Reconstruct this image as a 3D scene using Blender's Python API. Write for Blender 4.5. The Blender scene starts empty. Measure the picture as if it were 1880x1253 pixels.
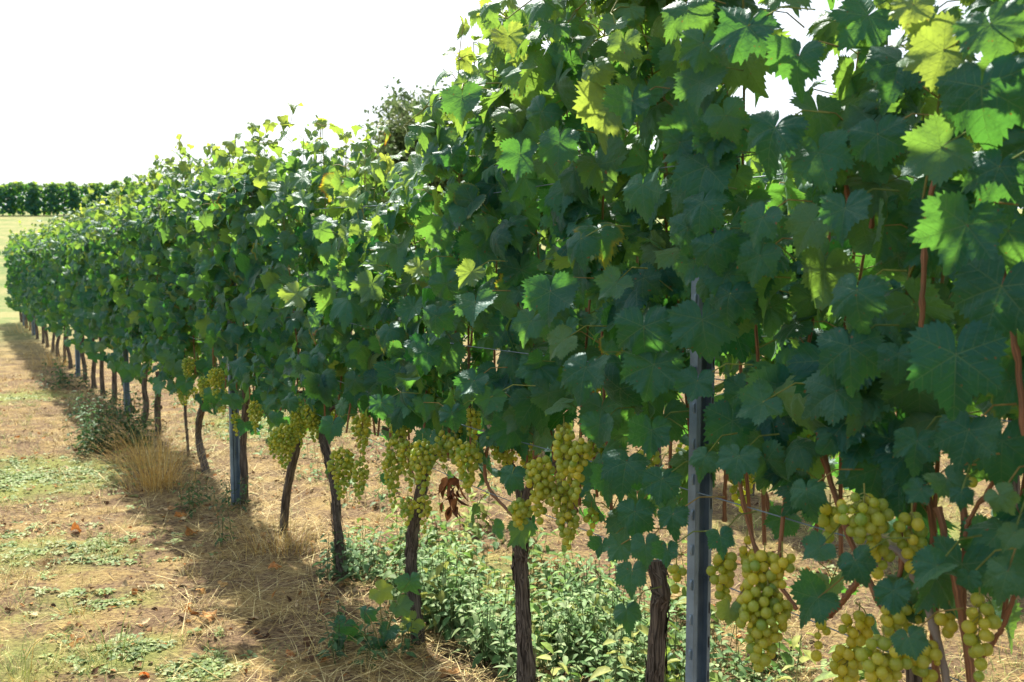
import bpy, math
import numpy as np
from mathutils import Vector, Matrix

R = math.radians
rng = np.random.default_rng(11)
scene = bpy.context.scene
COL = scene.collection

# ------------------------------------------------------------------ camera
EYE = np.array([0.0, 0.0, 1.5])
FPX = 1828.0                      # focal length in pixels of the 1880 px wide photograph
PITCH = 4.88
cam = bpy.data.cameras.new("camera")
cam.sensor_width = 36.0
cam.lens = 36.0 * FPX / 1880.0
cam.clip_start = 0.05
cam.clip_end = 3000.0
cam.dof.use_dof = True
cam.dof.focus_distance = 2.9
cam.dof.aperture_fstop = 7.0
cam_ob = bpy.data.objects.new("camera", cam)
cam_ob.location = EYE
cam_ob.rotation_euler = (R(90 - PITCH), 0, 0)
COL.objects.link(cam_ob)
scene.camera = cam_ob

# ------------------------------------------------------------------ light and sky
SUN_EL, SUN_AZ = 52.0, -15.5        # azimuth from +Y, positive towards +X
SUN_DIR = np.array([math.sin(R(SUN_AZ)) * math.cos(R(SUN_EL)), math.cos(R(SUN_AZ)) * math.cos(R(SUN_EL)), math.sin(R(SUN_EL))])
world = bpy.data.worlds.new("World")
scene.world = world
world.use_nodes = True
wn, wl = world.node_tree.nodes, world.node_tree.links
wn.clear()
wo = wn.new("ShaderNodeOutputWorld")
wb = wn.new("ShaderNodeBackground")
sky = wn.new("ShaderNodeTexSky")
sky.sky_type = 'NISHITA'
sky.sun_disc = False
sky.sun_elevation = R(SUN_EL)
sky.sun_rotation = R(SUN_AZ)
sky.air_density = 1.0
sky.dust_density = 5.0
sky.ozone_density = 1.0
wb.inputs["Strength"].default_value = 0.068
# thin bright cloud veil over the whole sky
veil = wn.new("ShaderNodeMix"); veil.data_type = 'RGBA'
veil.inputs["Factor"].default_value = 0.55
veil.inputs["B"].default_value = (8.6, 9.6, 10.6, 1)
wl.new(sky.outputs["Color"], veil.inputs["A"])
wl.new(veil.outputs["Result"], wb.inputs["Color"])
wl.new(wb.outputs["Background"], wo.inputs["Surface"])

sun = bpy.data.lights.new("sun", 'SUN')
sun.energy = 5.0
sun.angle = R(0.9)
sun.color = (1.0, 0.94, 0.82)
sun_ob = bpy.data.objects.new("sun", sun)
sun_ob.rotation_euler = Vector(SUN_DIR).to_track_quat('Z', 'Y').to_euler()
sun_ob.location = (-3, 30, 40)
COL.objects.link(sun_ob)

scene.view_settings.view_transform = 'Standard'
scene.view_settings.look = 'None'
scene.view_settings.exposure = 1.4
scene.view_settings.gamma = 1.0
scene.render.engine = 'CYCLES'
scene.cycles.max_bounces = 8
scene.cycles.diffuse_bounces = 4
scene.cycles.glossy_bounces = 2
scene.cycles.transmission_bounces = 4
scene.cycles.sample_clamp_indirect = 6.0

# ------------------------------------------------------------------ the place: frame of reference
U = np.array([-0.498, 0.867, 0.0]); U /= np.linalg.norm(U)      # along the near row, away from the camera
NB = np.array([U[1], -U[0], 0.0])                               # across, to the row's far side
NF = -NB                                                        # across, to the camera's side
C0 = np.array([0.0, 1.805, 0.0]) * 0
C0 = np.array([1.805, 0.0, 0.0])
DROW = float(np.dot(C0, NB))                                    # distance of the row's middle from the camera
P0 = NB * DROW

def row(s, off=0.0, z=0.0):
    """point of the near row: s metres along, off metres towards the camera's side"""
    return P0 + U * s + NF * off + np.array([0, 0, z])

def ray(px, py):
    cp, sp = math.cos(R(PITCH)), math.sin(R(PITCH))
    x, y = (px - 940.0) / FPX, -(py - 626.5) / FPX
    return np.array([x, cp + y * sp, -sp + y * cp])

def on_row(px, py, off=0.0):
    d = ray(px, py)
    t = (DROW - off) / float(np.dot(d, NB))
    return EYE + d * t

def on_ground(px, py, z=0.0):
    d = ray(px, py)
    t = (z - EYE[2]) / d[2]
    return EYE + d * t

def s_of(p):
    return float(np.dot(p - P0, U))

# ------------------------------------------------------------------ small noise
_perm = rng.random((64, 64))
def vnoise(x, y):
    x = np.asarray(x, float); y = np.asarray(y, float)
    xi, yi = np.floor(x).astype(int), np.floor(y).astype(int)
    fx, fy = x - xi, y - yi
    fx, fy = fx * fx * (3 - 2 * fx), fy * fy * (3 - 2 * fy)
    a = _perm[xi % 64, yi % 64]; b = _perm[(xi + 1) % 64, yi % 64]
    c = _perm[xi % 64, (yi + 1) % 64]; d = _perm[(xi + 1) % 64, (yi + 1) % 64]
    return (a * (1 - fx) + b * fx) * (1 - fy) + (c * (1 - fx) + d * fx) * fy
def fbm(x, y, o=4):
    v, a, t = 0.0, 1.0, 0.0
    for i in range(o):
        v = v + a * vnoise(np.asarray(x) * 2 ** i + 17.3 * i, np.asarray(y) * 2 ** i + 5.1 * i); t += a; a *= 0.5
    return v / t
def sstep(a, b, x):
    t = np.clip((np.asarray(x, float) - a) / (b - a), 0, 1)
    return t * t * (3 - 2 * t)

def ground_z(x, y):
    x = np.asarray(x, float); y = np.asarray(y, float)
    near = 0.05 * (fbm(x * 0.8 + 40, y * 0.8 + 40, 3) - 0.5)
    rise = np.where(y > 22, (np.minimum(y, 62) - 22), 0.0)
    rise = 0.104 * rise * sstep(20, 34, y)
    far = np.where(y > 62, np.minimum(y - 62, 40) * 0.055 + np.maximum(y - 102, 0) * .004, 0.0)
    near = near + (-0.10) * sstep(8, 13, y) * (1 - sstep(15, 22, y)) * 0.8
    return near + rise + far

# ------------------------------------------------------------------ mesh building
class MB:
    def __init__(self):
        self.v, self.loops, self.tot, self.mat, self.uv, self.tint, self.smooth = [], [], [], [], [], [], []
        self.n = 0
    def add(self, V, F, mat=0, uv=None, tint=None, smooth=True):
        """V (N,3); F (M,k) indices; uv (M,k,2); tint (N,4) or (4,)"""
        V = np.asarray(V, float).reshape(-1, 3); F = np.asarray(F, np.int64)
        if len(F) == 0: return
        self.v.append(V)
        self.loops.append((F + self.n).ravel())
        self.tot.append(np.full(len(F), F.shape[1]))
        self.mat.append(np.full(len(F), mat))
        self.smooth.append(np.full(len(F), smooth))
        self.uv.append(np.zeros((F.size, 2)) if uv is None else np.asarray(uv, float).reshape(-1, 2))
        if tint is None: tint = (0.5, 0, 0, 1)
        t = np.asarray(tint, float)
        self.tint.append(np.broadcast_to(t, (len(V), 4)) if t.ndim == 1 else t)
        self.n += len(V)
    def build(self, name, mats, parent=None):
        me = bpy.data.meshes.new(name)
        if self.n:
            V = np.concatenate(self.v); L = np.concatenate(self.loops); T = np.concatenate(self.tot)
            me.vertices.add(len(V)); me.vertices.foreach_set("co", V.astype(np.float32).ravel())
            me.loops.add(len(L)); me.loops.foreach_set("vertex_index", L.astype(np.int32))
            me.polygons.add(len(T))
            starts = np.concatenate([[0], np.cumsum(T)[:-1]])
            me.polygons.foreach_set("loop_start", starts.astype(np.int32))
            me.polygons.foreach_set("material_index", np.concatenate(self.mat).astype(np.int32))
            me.polygons.foreach_set("use_smooth", np.concatenate(self.smooth).astype(bool))
            uvl = me.uv_layers.new(name="UVMap")
            uvl.data.foreach_set("uv", np.concatenate(self.uv).astype(np.float32).ravel())
            at = me.attributes.new("tint", 'FLOAT_COLOR', 'POINT')
            at.data.foreach_set("color", np.concatenate(self.tint).astype(np.float32).ravel())
            me.update(calc_edges=True)
        for m in (mats if isinstance(mats, (list, tuple)) else [mats]):
            me.materials.append(m)
        o = bpy.data.objects.new(name, me)
        COL.objects.link(o)
        if parent is not None: o.parent = parent
        return o

def tag(o, label=None, cat=None, group=None, kind=None):
    if label: o["label"] = label
    if cat: o["category"] = cat
    if group: o["group"] = group
    if kind: o["kind"] = kind
    return o

def thing(name, label, cat, loc, group=None):
    o = bpy.data.objects.new(name, None)
    o.empty_display_size = 0.1
    o.location = loc
    COL.objects.link(o)
    return tag(o, label, cat, group)

def norm(a):
    a = np.asarray(a, float)
    return a / np.maximum(np.linalg.norm(a, axis=-1, keepdims=True), 1e-9)

def resample(pts, n):
    pts = np.asarray(pts, float)
    if len(pts) == 2:
        t = np.linspace(0, 1, n)[:, None]
        return pts[0] * (1 - t) + pts[1] * t
    P = np.vstack([2 * pts[0] - pts[1], pts, 2 * pts[-1] - pts[-2]])
    out = []
    for q in np.linspace(0, len(pts) - 1 - 1e-6, n):
        i = int(q); t = q - i
        a, b, c, d = P[i], P[i + 1], P[i + 2], P[i + 3]
        out.append(0.5 * (2 * b + (c - a) * t + (2 * a - 5 * b + 4 * c - d) * t * t + (3 * b - a - 3 * c + d) * t ** 3))
    return np.array(out)

def tube(mb, pts, rad, sides=8, mat=0, tint=None, bark=0.0, seed=0, cap=True, nodes=None):
    """tapered tube along pts; bark: relative ridge height; nodes: indices with swellings"""
    pts = np.asarray(pts, float); n = len(pts)
    rad = np.broadcast_to(np.asarray(rad, float), (n,)).copy()
    T = norm(np.gradient(pts, axis=0))
    ref = np.array([0.31, 0.2, 0.93]) if abs(T[0][2]) < 0.85 else np.array([0.95, 0.3, 0.05])
    A = norm(np.cross(T, ref)); B = np.cross(T, A)
    ang = np.linspace(0, 2 * math.pi, sides, endpoint=False)
    L = np.concatenate([[0], np.cumsum(np.linalg.norm(np.diff(pts, axis=0), axis=1))])
    r = rad[:, None] * np.ones((1, sides))
    if bark > 0:
        aa = (ang[None, :] * sides / (2 * math.pi)) * 0.9
        ll = L[:, None]
        nz = fbm(aa * 0.6 + seed * 7.7 + 0 * ll, ll * 9 + seed + aa * 0, 3) + 0.6 * vnoise(aa * 1.3 + seed * 3.1 + 0 * ll, ll * 30 + 0 * aa)
        lump = fbm(ll * 14 + seed * 1.9 + 0 * aa, np.cos(ang)[None, :] * 1.2 + 3 + 0 * ll, 2)
        r = r * (1 + bark * (nz - 0.8) + bark * 0.9 * (lump - 0.5))
    V = pts[:, None, :] + r[:, :, None] * (np.cos(ang)[None, :, None] * A[:, None, :] + np.sin(ang)[None, :, None] * B[:, None, :])
    V = V.reshape(-1, 3)
    i, j = np.meshgrid(np.arange(n - 1), np.arange(sides), indexing='ij')
    j2 = (j + 1) % sides
    F = np.stack([i * sides + j, i * sides + j2, (i + 1) * sides + j2, (i + 1) * sides + j], -1).reshape(-1, 4)
    u0 = j / sides; u1 = (j + 1) / sides
    uv = np.stack([np.stack([u0, L[i]], -1), np.stack([u1, L[i]], -1), np.stack([u1, L[i + 1]], -1), np.stack([u0, L[i + 1]], -1)], 2).reshape(-1, 4, 2)
    mb.add(V, F, mat, uv, tint)
    if cap:
        for k in (0, n - 1):
            c = np.vstack([V[k * sides:(k + 1) * sides], pts[k][None]])
            q = np.arange(sides)
            f = np.stack([q, (q + 1) % sides, np.full(sides, sides)], -1)
            if k == 0: f = f[:, ::-1]
            mb.add(c, f, mat, None, tint)

def stalks(mb, A, B, r, mat=0, tint=None, sag=0.15):
    """many thin three-sided stalks from A to B"""
    A = np.asarray(A, float); B = np.asarray(B, float); n = len(A)
    if n == 0: return
    M = (A + B) / 2 + np.array([0, 0, 1.0]) * (np.linalg.norm(B - A, axis=1) * sag)[:, None]
    d = norm(B - A); X = norm(np.cross(d, np.array([0.2, 0.3, 0.9]))); Y = np.cross(d, X)
    r = np.broadcast_to(np.asarray(r, float), (n,))
    rings = []
    for P, k in ((A, 1.15), (M, 0.9), (B, 0.9)):
        for a in (0, 2.094, 4.189):
            rings.append(P + (r * k)[:, None] * (math.cos(a) * X + math.sin(a) * Y))
    V = np.stack(rings, 1).reshape(-1, 3)
    f = []
    for q in range(2):
        for j in range(3):
            f.append([q * 3 + j, q * 3 + (j + 1) % 3, (q + 1) * 3 + (j + 1) % 3, (q + 1) * 3 + j])
    F = (np.array(f)[None] + (np.arange(n) * 9)[:, None, None]).reshape(-1, 4)
    if tint is not None and np.ndim(tint) == 2: tint = np.repeat(tint, 9, axis=0)
    mb.add(V, F, mat, None, tint)

def colors(r, n, pal, var=.2):
    c = np.array(pal)[r.integers(0, len(pal), n)] * r.uniform(1 - var, 1 + var, (n, 1))
    return np.concatenate([c, np.ones((n, 1))], 1)

def herb_leaves(mb, P, N, T, L, W, col, serr=False, mat=0):
    """pointed leaves folded along the middle"""
    N = norm(N); T = norm(T - N * np.sum(T * N, 1, keepdims=True)); Xx = np.cross(T, N)
    ts = np.array([0, .22, .5, .78, 1.0]); ws = np.array([.06, .42, .5, .27, .0]); n = len(P)
    V = []
    for t, w in zip(ts, ws):
        c = P + T * (L * t)[:, None] - N * (L * .22 * t * t)[:, None]
        e = N * (W * w * .45)[:, None]
        V += [c - Xx * (W * w)[:, None] + e, c, c + Xx * (W * w)[:, None] + e]
    V = np.stack(V, 1).reshape(-1, 3); m = 15; f = []
    for k in range(4):
        for q in range(2): f.append([3 * k + q, 3 * k + q + 1, 3 * k + q + 4, 3 * k + q + 3])
    mb.add(V, (np.array(f)[None] + (np.arange(n) * m)[:, None, None]).reshape(-1, 4), mat, None, np.repeat(col, m, 0), True)

# ------------------------------------------------------------------ materials
def mat_new(name):
    m = bpy.data.materials.new(name); m.use_nodes = True
    m.node_tree.nodes.clear()
    return m, m.node_tree.nodes, m.node_tree.links
class NT:
    """short-hand for building node graphs"""
    def __init__(self, name):
        self.m, self.n, self.l = mat_new(name)
        self.out = self.n.new("ShaderNodeOutputMaterial")
    def node(self, t, **kw):
        x = self.n.new(t)
        for k, v in kw.items(): setattr(x, k, v)
        return x
    def link(self, a, b): self.l.new(a, b)
    def put(self, sock, v):
        if hasattr(v, "is_output"): self.l.new(v, sock)
        else: sock.default_value = v
    def math(self, op, a, b=None, c=None, clamp=False):
        x = self.n.new("ShaderNodeMath"); x.operation = op; x.use_clamp = clamp
        for i, v in enumerate((a, b, c)):
            if v is not None: self.put(x.inputs[i], v)
        return x.outputs[0]
    def mix(self, f, a, b, blend='MIX'):
        x = self.n.new("ShaderNodeMix"); x.data_type = 'RGBA'; x.blend_type = blend
        self.put(x.inputs["Factor"], f); self.put(x.inputs["A"], a); self.put(x.inputs["B"], b)
        return x.outputs["Result"]
    def rng(self, v, a, b, c=0.0, d=1.0, smooth=True):
        x = self.n.new("ShaderNodeMapRange"); x.clamp = True
        if smooth: x.interpolation_type = 'SMOOTHSTEP'
        for i, q in enumerate((v, a, b, c, d)): self.put(x.inputs[i], q)
        return x.outputs[0]
    def noise(self, vec, scale, detail=4.0, rough=0.55, dim='3D'):
        x = self.n.new("ShaderNodeTexNoise"); x.noise_dimensions = dim
        if vec is not None: self.l.new(vec, x.inputs["Vector"])
        x.inputs["Scale"].default_value = scale; x.inputs["Detail"].default_value = detail
        x.inputs["Roughness"].default_value = rough
        return x.outputs["Fac"]
    def pos(self): return self.n.new("ShaderNodeNewGeometry").outputs["Position"]
    def objco(self): return self.n.new("ShaderNodeTexCoord").outputs["Object"]
    def attr(self, name="tint"):
        x = self.n.new("ShaderNodeAttribute"); x.attribute_name = name
        return x
    def scalevec(self, v, s):
        x = self.n.new("ShaderNodeMapping"); x.inputs["Scale"].default_value = s
        self.l.new(v, x.inputs["Vector"]); return x.outputs[0]
    def bump(self, h, strength=0.4, dist=0.01):
        x = self.n.new("ShaderNodeBump"); x.inputs["Strength"].default_value = strength
        x.inputs["Distance"].default_value = dist
        self.put(x.inputs["Height"], h); return x.outputs["Normal"]
    def bsdf(self, color, rough=0.6, spec=0.4, normal=None, metal=0.0):
        x = self.n.new("ShaderNodeBsdfPrincipled")
        self.put(x.inputs["Base Color"], color); self.put(x.inputs["Roughness"], rough)
        self.put(x.inputs["Specular IOR Level"], spec); self.put(x.inputs["Metallic"], metal)
        if normal is not None: self.l.new(normal, x.inputs["Normal"])
        return x
    def done(self, shader):
        self.l.new(shader, self.out.inputs["Surface"]); return self.m

def rgba(r, g, b): return (r, g, b, 1.0)

def make_leaf_material():
    t = NT("vine_leaf")
    at = t.attr()
    sep = t.node("ShaderNodeSeparateColor"); t.link(at.outputs["Color"], sep.inputs["Color"])
    val, yel, brn = sep.outputs[0], sep.outputs[1], sep.outputs[2]
    uvn = t.node("ShaderNodeUVMap"); uvn.uv_map = "UVMap"
    sx = t.node("ShaderNodeSeparateXYZ"); t.link(uvn.outputs[0], sx.inputs[0])
    a, p = sx.outputs[0], t.math('ABSOLUTE', sx.outputs[1])
    # main veins
    w = t.math('MULTIPLY_ADD', a, -0.012, 0.0115)
    w = t.math('MAXIMUM', w, 0.0025)
    main = t.math('SUBTRACT', 1.0, t.rng(t.math('DIVIDE', p, w), 0.35, 1.0))
    # side veins
    q = t.math('MULTIPLY_ADD', p, -0.75, a)
    fr = t.math('FRACT', t.math('MULTIPLY', q, 8.5))
    dist = t.math('ABSOLUTE', t.math('SUBTRACT', fr, 0.5))
    side = t.math('SUBTRACT', 1.0, t.rng(dist, 0.03, 0.085))
    side = t.math('MULTIPLY', side, t.rng(p, 0.34, 0.0, 0.0, 0.6))
    side = t.math('MULTIPLY', side, t.math('GREATER_THAN', q, 0.03))
    vein = t.math('MAXIMUM', main, side)
    pos = t.pos()
    n1 = t.noise(pos, 26.0, 3.0)
    n2 = t.noise(pos, 160.0, 3.0, 0.6)
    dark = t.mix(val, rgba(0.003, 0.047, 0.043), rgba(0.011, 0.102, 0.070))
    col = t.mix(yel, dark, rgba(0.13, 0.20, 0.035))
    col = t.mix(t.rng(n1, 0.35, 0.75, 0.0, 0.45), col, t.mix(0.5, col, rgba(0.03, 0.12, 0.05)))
    col = t.mix(t.math('MULTIPLY', vein, 0.75), col, t.mix(0.5, col, rgba(0.20, 0.30, 0.12)))
    # underside: duller, paler
    geo = t.node("ShaderNodeNewGeometry")
    under = t.mix(t.math('MULTIPLY', vein, 0.5), t.mix(yel, rgba(0.035, 0.105, 0.055), rgba(0.12, 0.19, 0.05)), rgba(0.26, 0.33, 0.15))
    col = t.mix(geo.outputs["Backfacing"], col, under)
    # browned edges and spots
    bmask = t.rng(t.math('ADD', brn, t.math('MULTIPLY_ADD', n1, 0.5, -0.25)), 0.42, 0.60)
    brown = t.mix(n2, rgba(0.16, 0.055, 0.018), rgba(0.34, 0.17, 0.05))
    yedge = t.rng(t.math('ADD', brn, t.math('MULTIPLY_ADD', n1, 0.5, -0.25)), 0.22, 0.45, 0.0, 0.8)
    col = t.mix(yedge, col, rgba(0.24, 0.24, 0.03))
    spot = t.math('MULTIPLY', t.rng(t.noise(pos, 110.0, 1.0), 0.735, 0.77), 0.7)
    bmask = t.math('MAXIMUM', bmask, spot)
    col = t.mix(bmask, col, brown)
    n4 = t.noise(pos, 75.0, 2.0)
    h = t.math('MULTIPLY_ADD', vein, -0.8, t.math('MULTIPLY_ADD', n4, 2.6, t.math('MULTIPLY', n2, 0.8)))
    nor = t.bump(h, 0.55, 0.0022)
    rough = t.math('MULTIPLY_ADD', geo.outputs["Backfacing"], 0.28, t.math('MULTIPLY_ADD', n2, 0.24, 0.35))
    front = t.bsdf(col, rough, 0.42, nor)
    front.inputs['Specular Tint'].default_value = (0.62, 0.9, 1.0, 1)
    front.inputs['Sheen Weight'].default_value = 0.22; front.inputs['Sheen Roughness'].default_value = 0.38; front.inputs['Sheen Tint'].default_value = (0.62, 0.85, 0.88, 1)   # pale cool grazing highlight put in, as from dust and down on the blade
    tr = t.node("ShaderNodeBsdfTranslucent")
    tc = t.mix(yel, t.mix(val, rgba(0.055, 0.26, 0.030), rgba(0.21, 0.45, 0.05)), rgba(0.62, 0.64, 0.08))
    tc = t.mix(t.math('MULTIPLY', vein, 0.35), tc, t.mix(0.5, tc, rgba(0.06, 0.12, 0.01)))
    tc = t.mix(yedge, tc, rgba(0.5, 0.42, 0.02))
    tc = t.mix(bmask, tc, rgba(0.25, 0.07, 0.01))
    t.link(tc, tr.inputs["Color"]); t.link(nor, tr.inputs["Normal"])
    mx = t.node("ShaderNodeMixShader"); mx.inputs[0].default_value = 0.45
    t.link(front.outputs[0], mx.inputs[1]); t.link(tr.outputs[0], mx.inputs[2])
    return t.done(mx.outputs[0])

def make_tinted(name, rough=0.75, spec=0.2, transl=0.0, nscale=60.0, var=0.35):
    """base colour from the tint attribute, broken up by noise; optional light passing through"""
    t = NT(name)
    at = t.attr()
    n = t.noise(t.pos(), nscale, 3.0)
    k = t.rng(n, 0.25, 0.8, 1.0 - var, 1.0 + var)
    mul = t.node("ShaderNodeVectorMath", operation='SCALE')
    t.link(at.outputs["Color"], mul.inputs[0]); t.link(k, mul.inputs["Scale"])
    b = t.bsdf(mul.outputs[0], rough, spec)
    if transl <= 0: return t.done(b.outputs[0])
    tr = t.node("ShaderNodeBsdfTranslucent"); t.link(mul.outputs[0], tr.inputs["Color"])
    mx = t.node("ShaderNodeMixShader"); mx.inputs[0].default_value = transl
    t.link(b.outputs[0], mx.inputs[1]); t.link(tr.outputs[0], mx.inputs[2])
    return t.done(mx.outputs[0])

def make_bark():
    t = NT("vine_bark")
    uvn = t.node("ShaderNodeUVMap"); uvn.uv_map = "UVMap"
    v = t.scalevec(uvn.outputs[0], (26.0, 9.0, 1.0))
    n1 = t.noise(v, 1.0, 6.0, 0.65)
    n2 = t.noise(t.scalevec(uvn.outputs[0], (60.0, 30.0, 1.0)), 1.0, 4.0)
    n3 = t.noise(t.pos(), 9.0, 3.0)
    col = t.mix(t.rng(n1, 0.36, 0.64), rgba(0.034, 0.026, 0.020), rgba(0.18, 0.145, 0.115))
    col = t.mix(t.rng(n2, 0.55, 0.8, 0.0, 0.6), col, rgba(0.20, 0.165, 0.13))
    col = t.mix(t.rng(n3, 0.45, 0.75, 0.0, 0.45), col, rgba(0.045, 0.040, 0.034))
    nor = t.bump(t.math('MULTIPLY_ADD', n2, 0.3, n1), 0.9, 0.012)
    return t.done(t.bsdf(col, 0.9, 0.15, nor).outputs[0])

def make_cane():
    t = NT("ripe_cane")
    at = t.attr()
    uvn = t.node("ShaderNodeUVMap"); uvn.uv_map = "UVMap"
    n = t.noise(t.scalevec(uvn.outputs[0], (14.0, 12.0, 1.0)), 1.0, 4.0)
    n2 = t.noise(t.pos(), 30.0, 2.0)
    col = t.mix(t.rng(n, 0.3, 0.7), rgba(0.12, 0.052, 0.025), rgba(0.31, 0.145, 0.070))
    col = t.mix(t.rng(n2, 0.5, 0.75, 0.0, 0.5), col, rgba(0.10, 0.07, 0.04))
    sep = t.node("ShaderNodeSeparateColor"); t.link(at.outputs["Color"], sep.inputs["Color"])
    col = t.mix(sep.outputs[1], col, rgba(0.20, 0.23, 0.06))        # g: still green
    col = t.mix(sep.outputs[2], col, t.mix(n, rgba(0.13, 0.10, 0.085), rgba(0.30, 0.25, 0.21)))   # b: old and grey
    nor = t.bump(n, 0.4, 0.003)
    return t.done(t.bsdf(col, 0.6, 0.3, nor).outputs[0])

def make_steel():
    t = NT("galvanised_steel")
    p = t.pos()
    n = t.noise(p, 14.0, 5.0, 0.6)
    n2 = t.noise(t.scalevec(p, (70.0, 70.0, 5.0)), 1.0, 4.0)
    n3 = t.noise(p, 90.0, 3.0)
    col = t.mix(t.rng(n, 0.3, 0.7), rgba(0.095, 0.145, 0.20), rgba(0.18, 0.25, 0.32))
    col = t.mix(t.rng(n2, 0.5, 0.8, 0.0, 0.5), col, rgba(0.09, 0.11, 0.135))
    col = t.mix(t.rng(n3, 0.70, 0.78, 0.0, 0.8), col, rgba(0.17, 0.095, 0.05))
    rough = t.rng(n, 0.2, 0.8, 0.38, 0.6)
    return t.done(t.bsdf(col, rough, 0.5, t.bump(n2, 0.12, 0.002), 0.25).outputs[0])

def make_berry():
    t = NT("grape_skin")
    at = t.attr()
    n = t.noise(t.pos(), 60.0, 4.0)
    n2 = t.noise(t.pos(), 420.0, 2.0)
    sep = t.node("ShaderNodeSeparateColor"); t.link(at.outputs["Color"], sep.inputs["Color"])
    col = t.mix(sep.outputs[0], rgba(0.20, 0.31, 0.085), rgba(0.49, 0.48, 0.08))
    col = t.mix(t.rng(n, 0.4, 0.75, 0.0, 0.35), col, rgba(0.42, 0.44, 0.22))      # bloom
    col = t.mix(t.rng(n2, 0.68, 0.76, 0.0, 0.5), col, rgba(0.22, 0.13, 0.04))     # freckles
    b = t.bsdf(col, t.rng(n, 0.3, 0.7, 0.22, 0.42), 0.5)
    tr = t.node("ShaderNodeBsdfTranslucent")
    t.put(tr.inputs["Color"], t.mix(sep.outputs[0], rgba(0.60, 0.74, 0.12), rgba(0.95, 0.86, 0.12)))
    mx = t.node("ShaderNodeMixShader"); mx.inputs[0].default_value = 0.55
    t.link(b.outputs[0], mx.inputs[1]); t.link(tr.outputs[0], mx.inputs[2])
    return t.done(mx.outputs[0])

def make_ground():
    t = NT("dry_field")
    p = t.pos()
    big = t.noise(p, 0.55, 4.0, 0.6)
    med = t.noise(p, 3.2, 5.0, 0.65)
    fin = t.noise(p, 46.0, 5.0, 0.7)
    fib = t.noise(t.scalevec(p, (26.0, 120.0, 26.0)), 1.0, 4.0, 0.7)
    fib2 = t.noise(t.scalevec(p, (130.0, 30.0, 30.0)), 1.0, 4.0, 0.7)
    soil = t.mix(t.rng(fin, 0.3, 0.7), rgba(0.070, 0.044, 0.027), rgba(0.23, 0.155, 0.09))
    straw = t.mix(t.rng(fib, 0.3, 0.7), rgba(0.17, 0.107, 0.042), rgba(0.37, 0.272, 0.122))
    straw = t.mix(t.rng(fib2, 0.5, 0.75, 0.0, 0.6), straw, rgba(0.39, 0.32, 0.148))
    col = t.mix(t.rng(t.math('MULTIPLY_ADD', fin, 0.5, t.math('MULTIPLY', med, 0.7)), 0.545, 0.70), soil, straw)
    # thin green growth
    at = t.attr()
    sep = t.node("ShaderNodeSeparateColor"); t.link(at.outputs["Color"], sep.inputs["Color"])
    green = t.mix(fin, rgba(0.10, 0.14, 0.03), rgba(0.26, 0.29, 0.085))
    gm = t.math('ADD', sep.outputs[1], t.math('MULTIPLY_ADD', t.math('ADD', med, t.math('MULTIPLY', fin, 0.5)), 1.1, -0.85))
    col = t.mix(t.rng(gm, 0.35, 0.95, 0.0, 0.75), col, green)
    # meadow further off
    meadow = t.mix(t.rng(big, 0.35, 0.65), rgba(0.23, 0.22, 0.09), rgba(0.105, 0.16, 0.05))
    meadow = t.mix(t.rng(med, 0.4, 0.7, 0.0, 0.6), meadow, rgba(0.30, 0.25, 0.12))
    col = t.mix(sep.outputs[2], col, meadow)
    h = t.math('ADD', t.math('MULTIPLY', fin, 0.5), t.math('ADD', t.math('MULTIPLY', fib, 0.35), t.math('MULTIPLY', fib2, 0.35)))
    return t.done(t.bsdf(col, 0.95, 0.1, t.bump(h, 0.9, 0.03)).outputs[0])

M = {}
M["leaf"] = make_leaf_material()
M["petiole"] = make_tinted("leaf_stalk", 0.5, 0.3, 0.2, 40, 0.25)
M["bark"] = make_bark()
M["cane"] = make_cane()
M["steel"] = make_steel()
M["berry"] = make_berry()
M["ground"] = make_ground()
M["straw"] = make_tinted("dry_straw", 0.7, 0.25, 0.15, 30, 0.3)
M["herb"] = make_tinted("herb_leaf", 0.6, 0.22, 0.33, 60, 0.3)
M["dead"] = make_tinted("withered_leaf", 0.85, 0.15, 0.25, 45, 0.5)

# ------------------------------------------------------------------ vine leaf prototypes
VEINS = np.array([-112.0, -54.0, 0.0, 54.0, 112.0])
BOUND = np.array([-180.0, -84.0, -28.0, 28.0, 84.0, 180.0])

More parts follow.
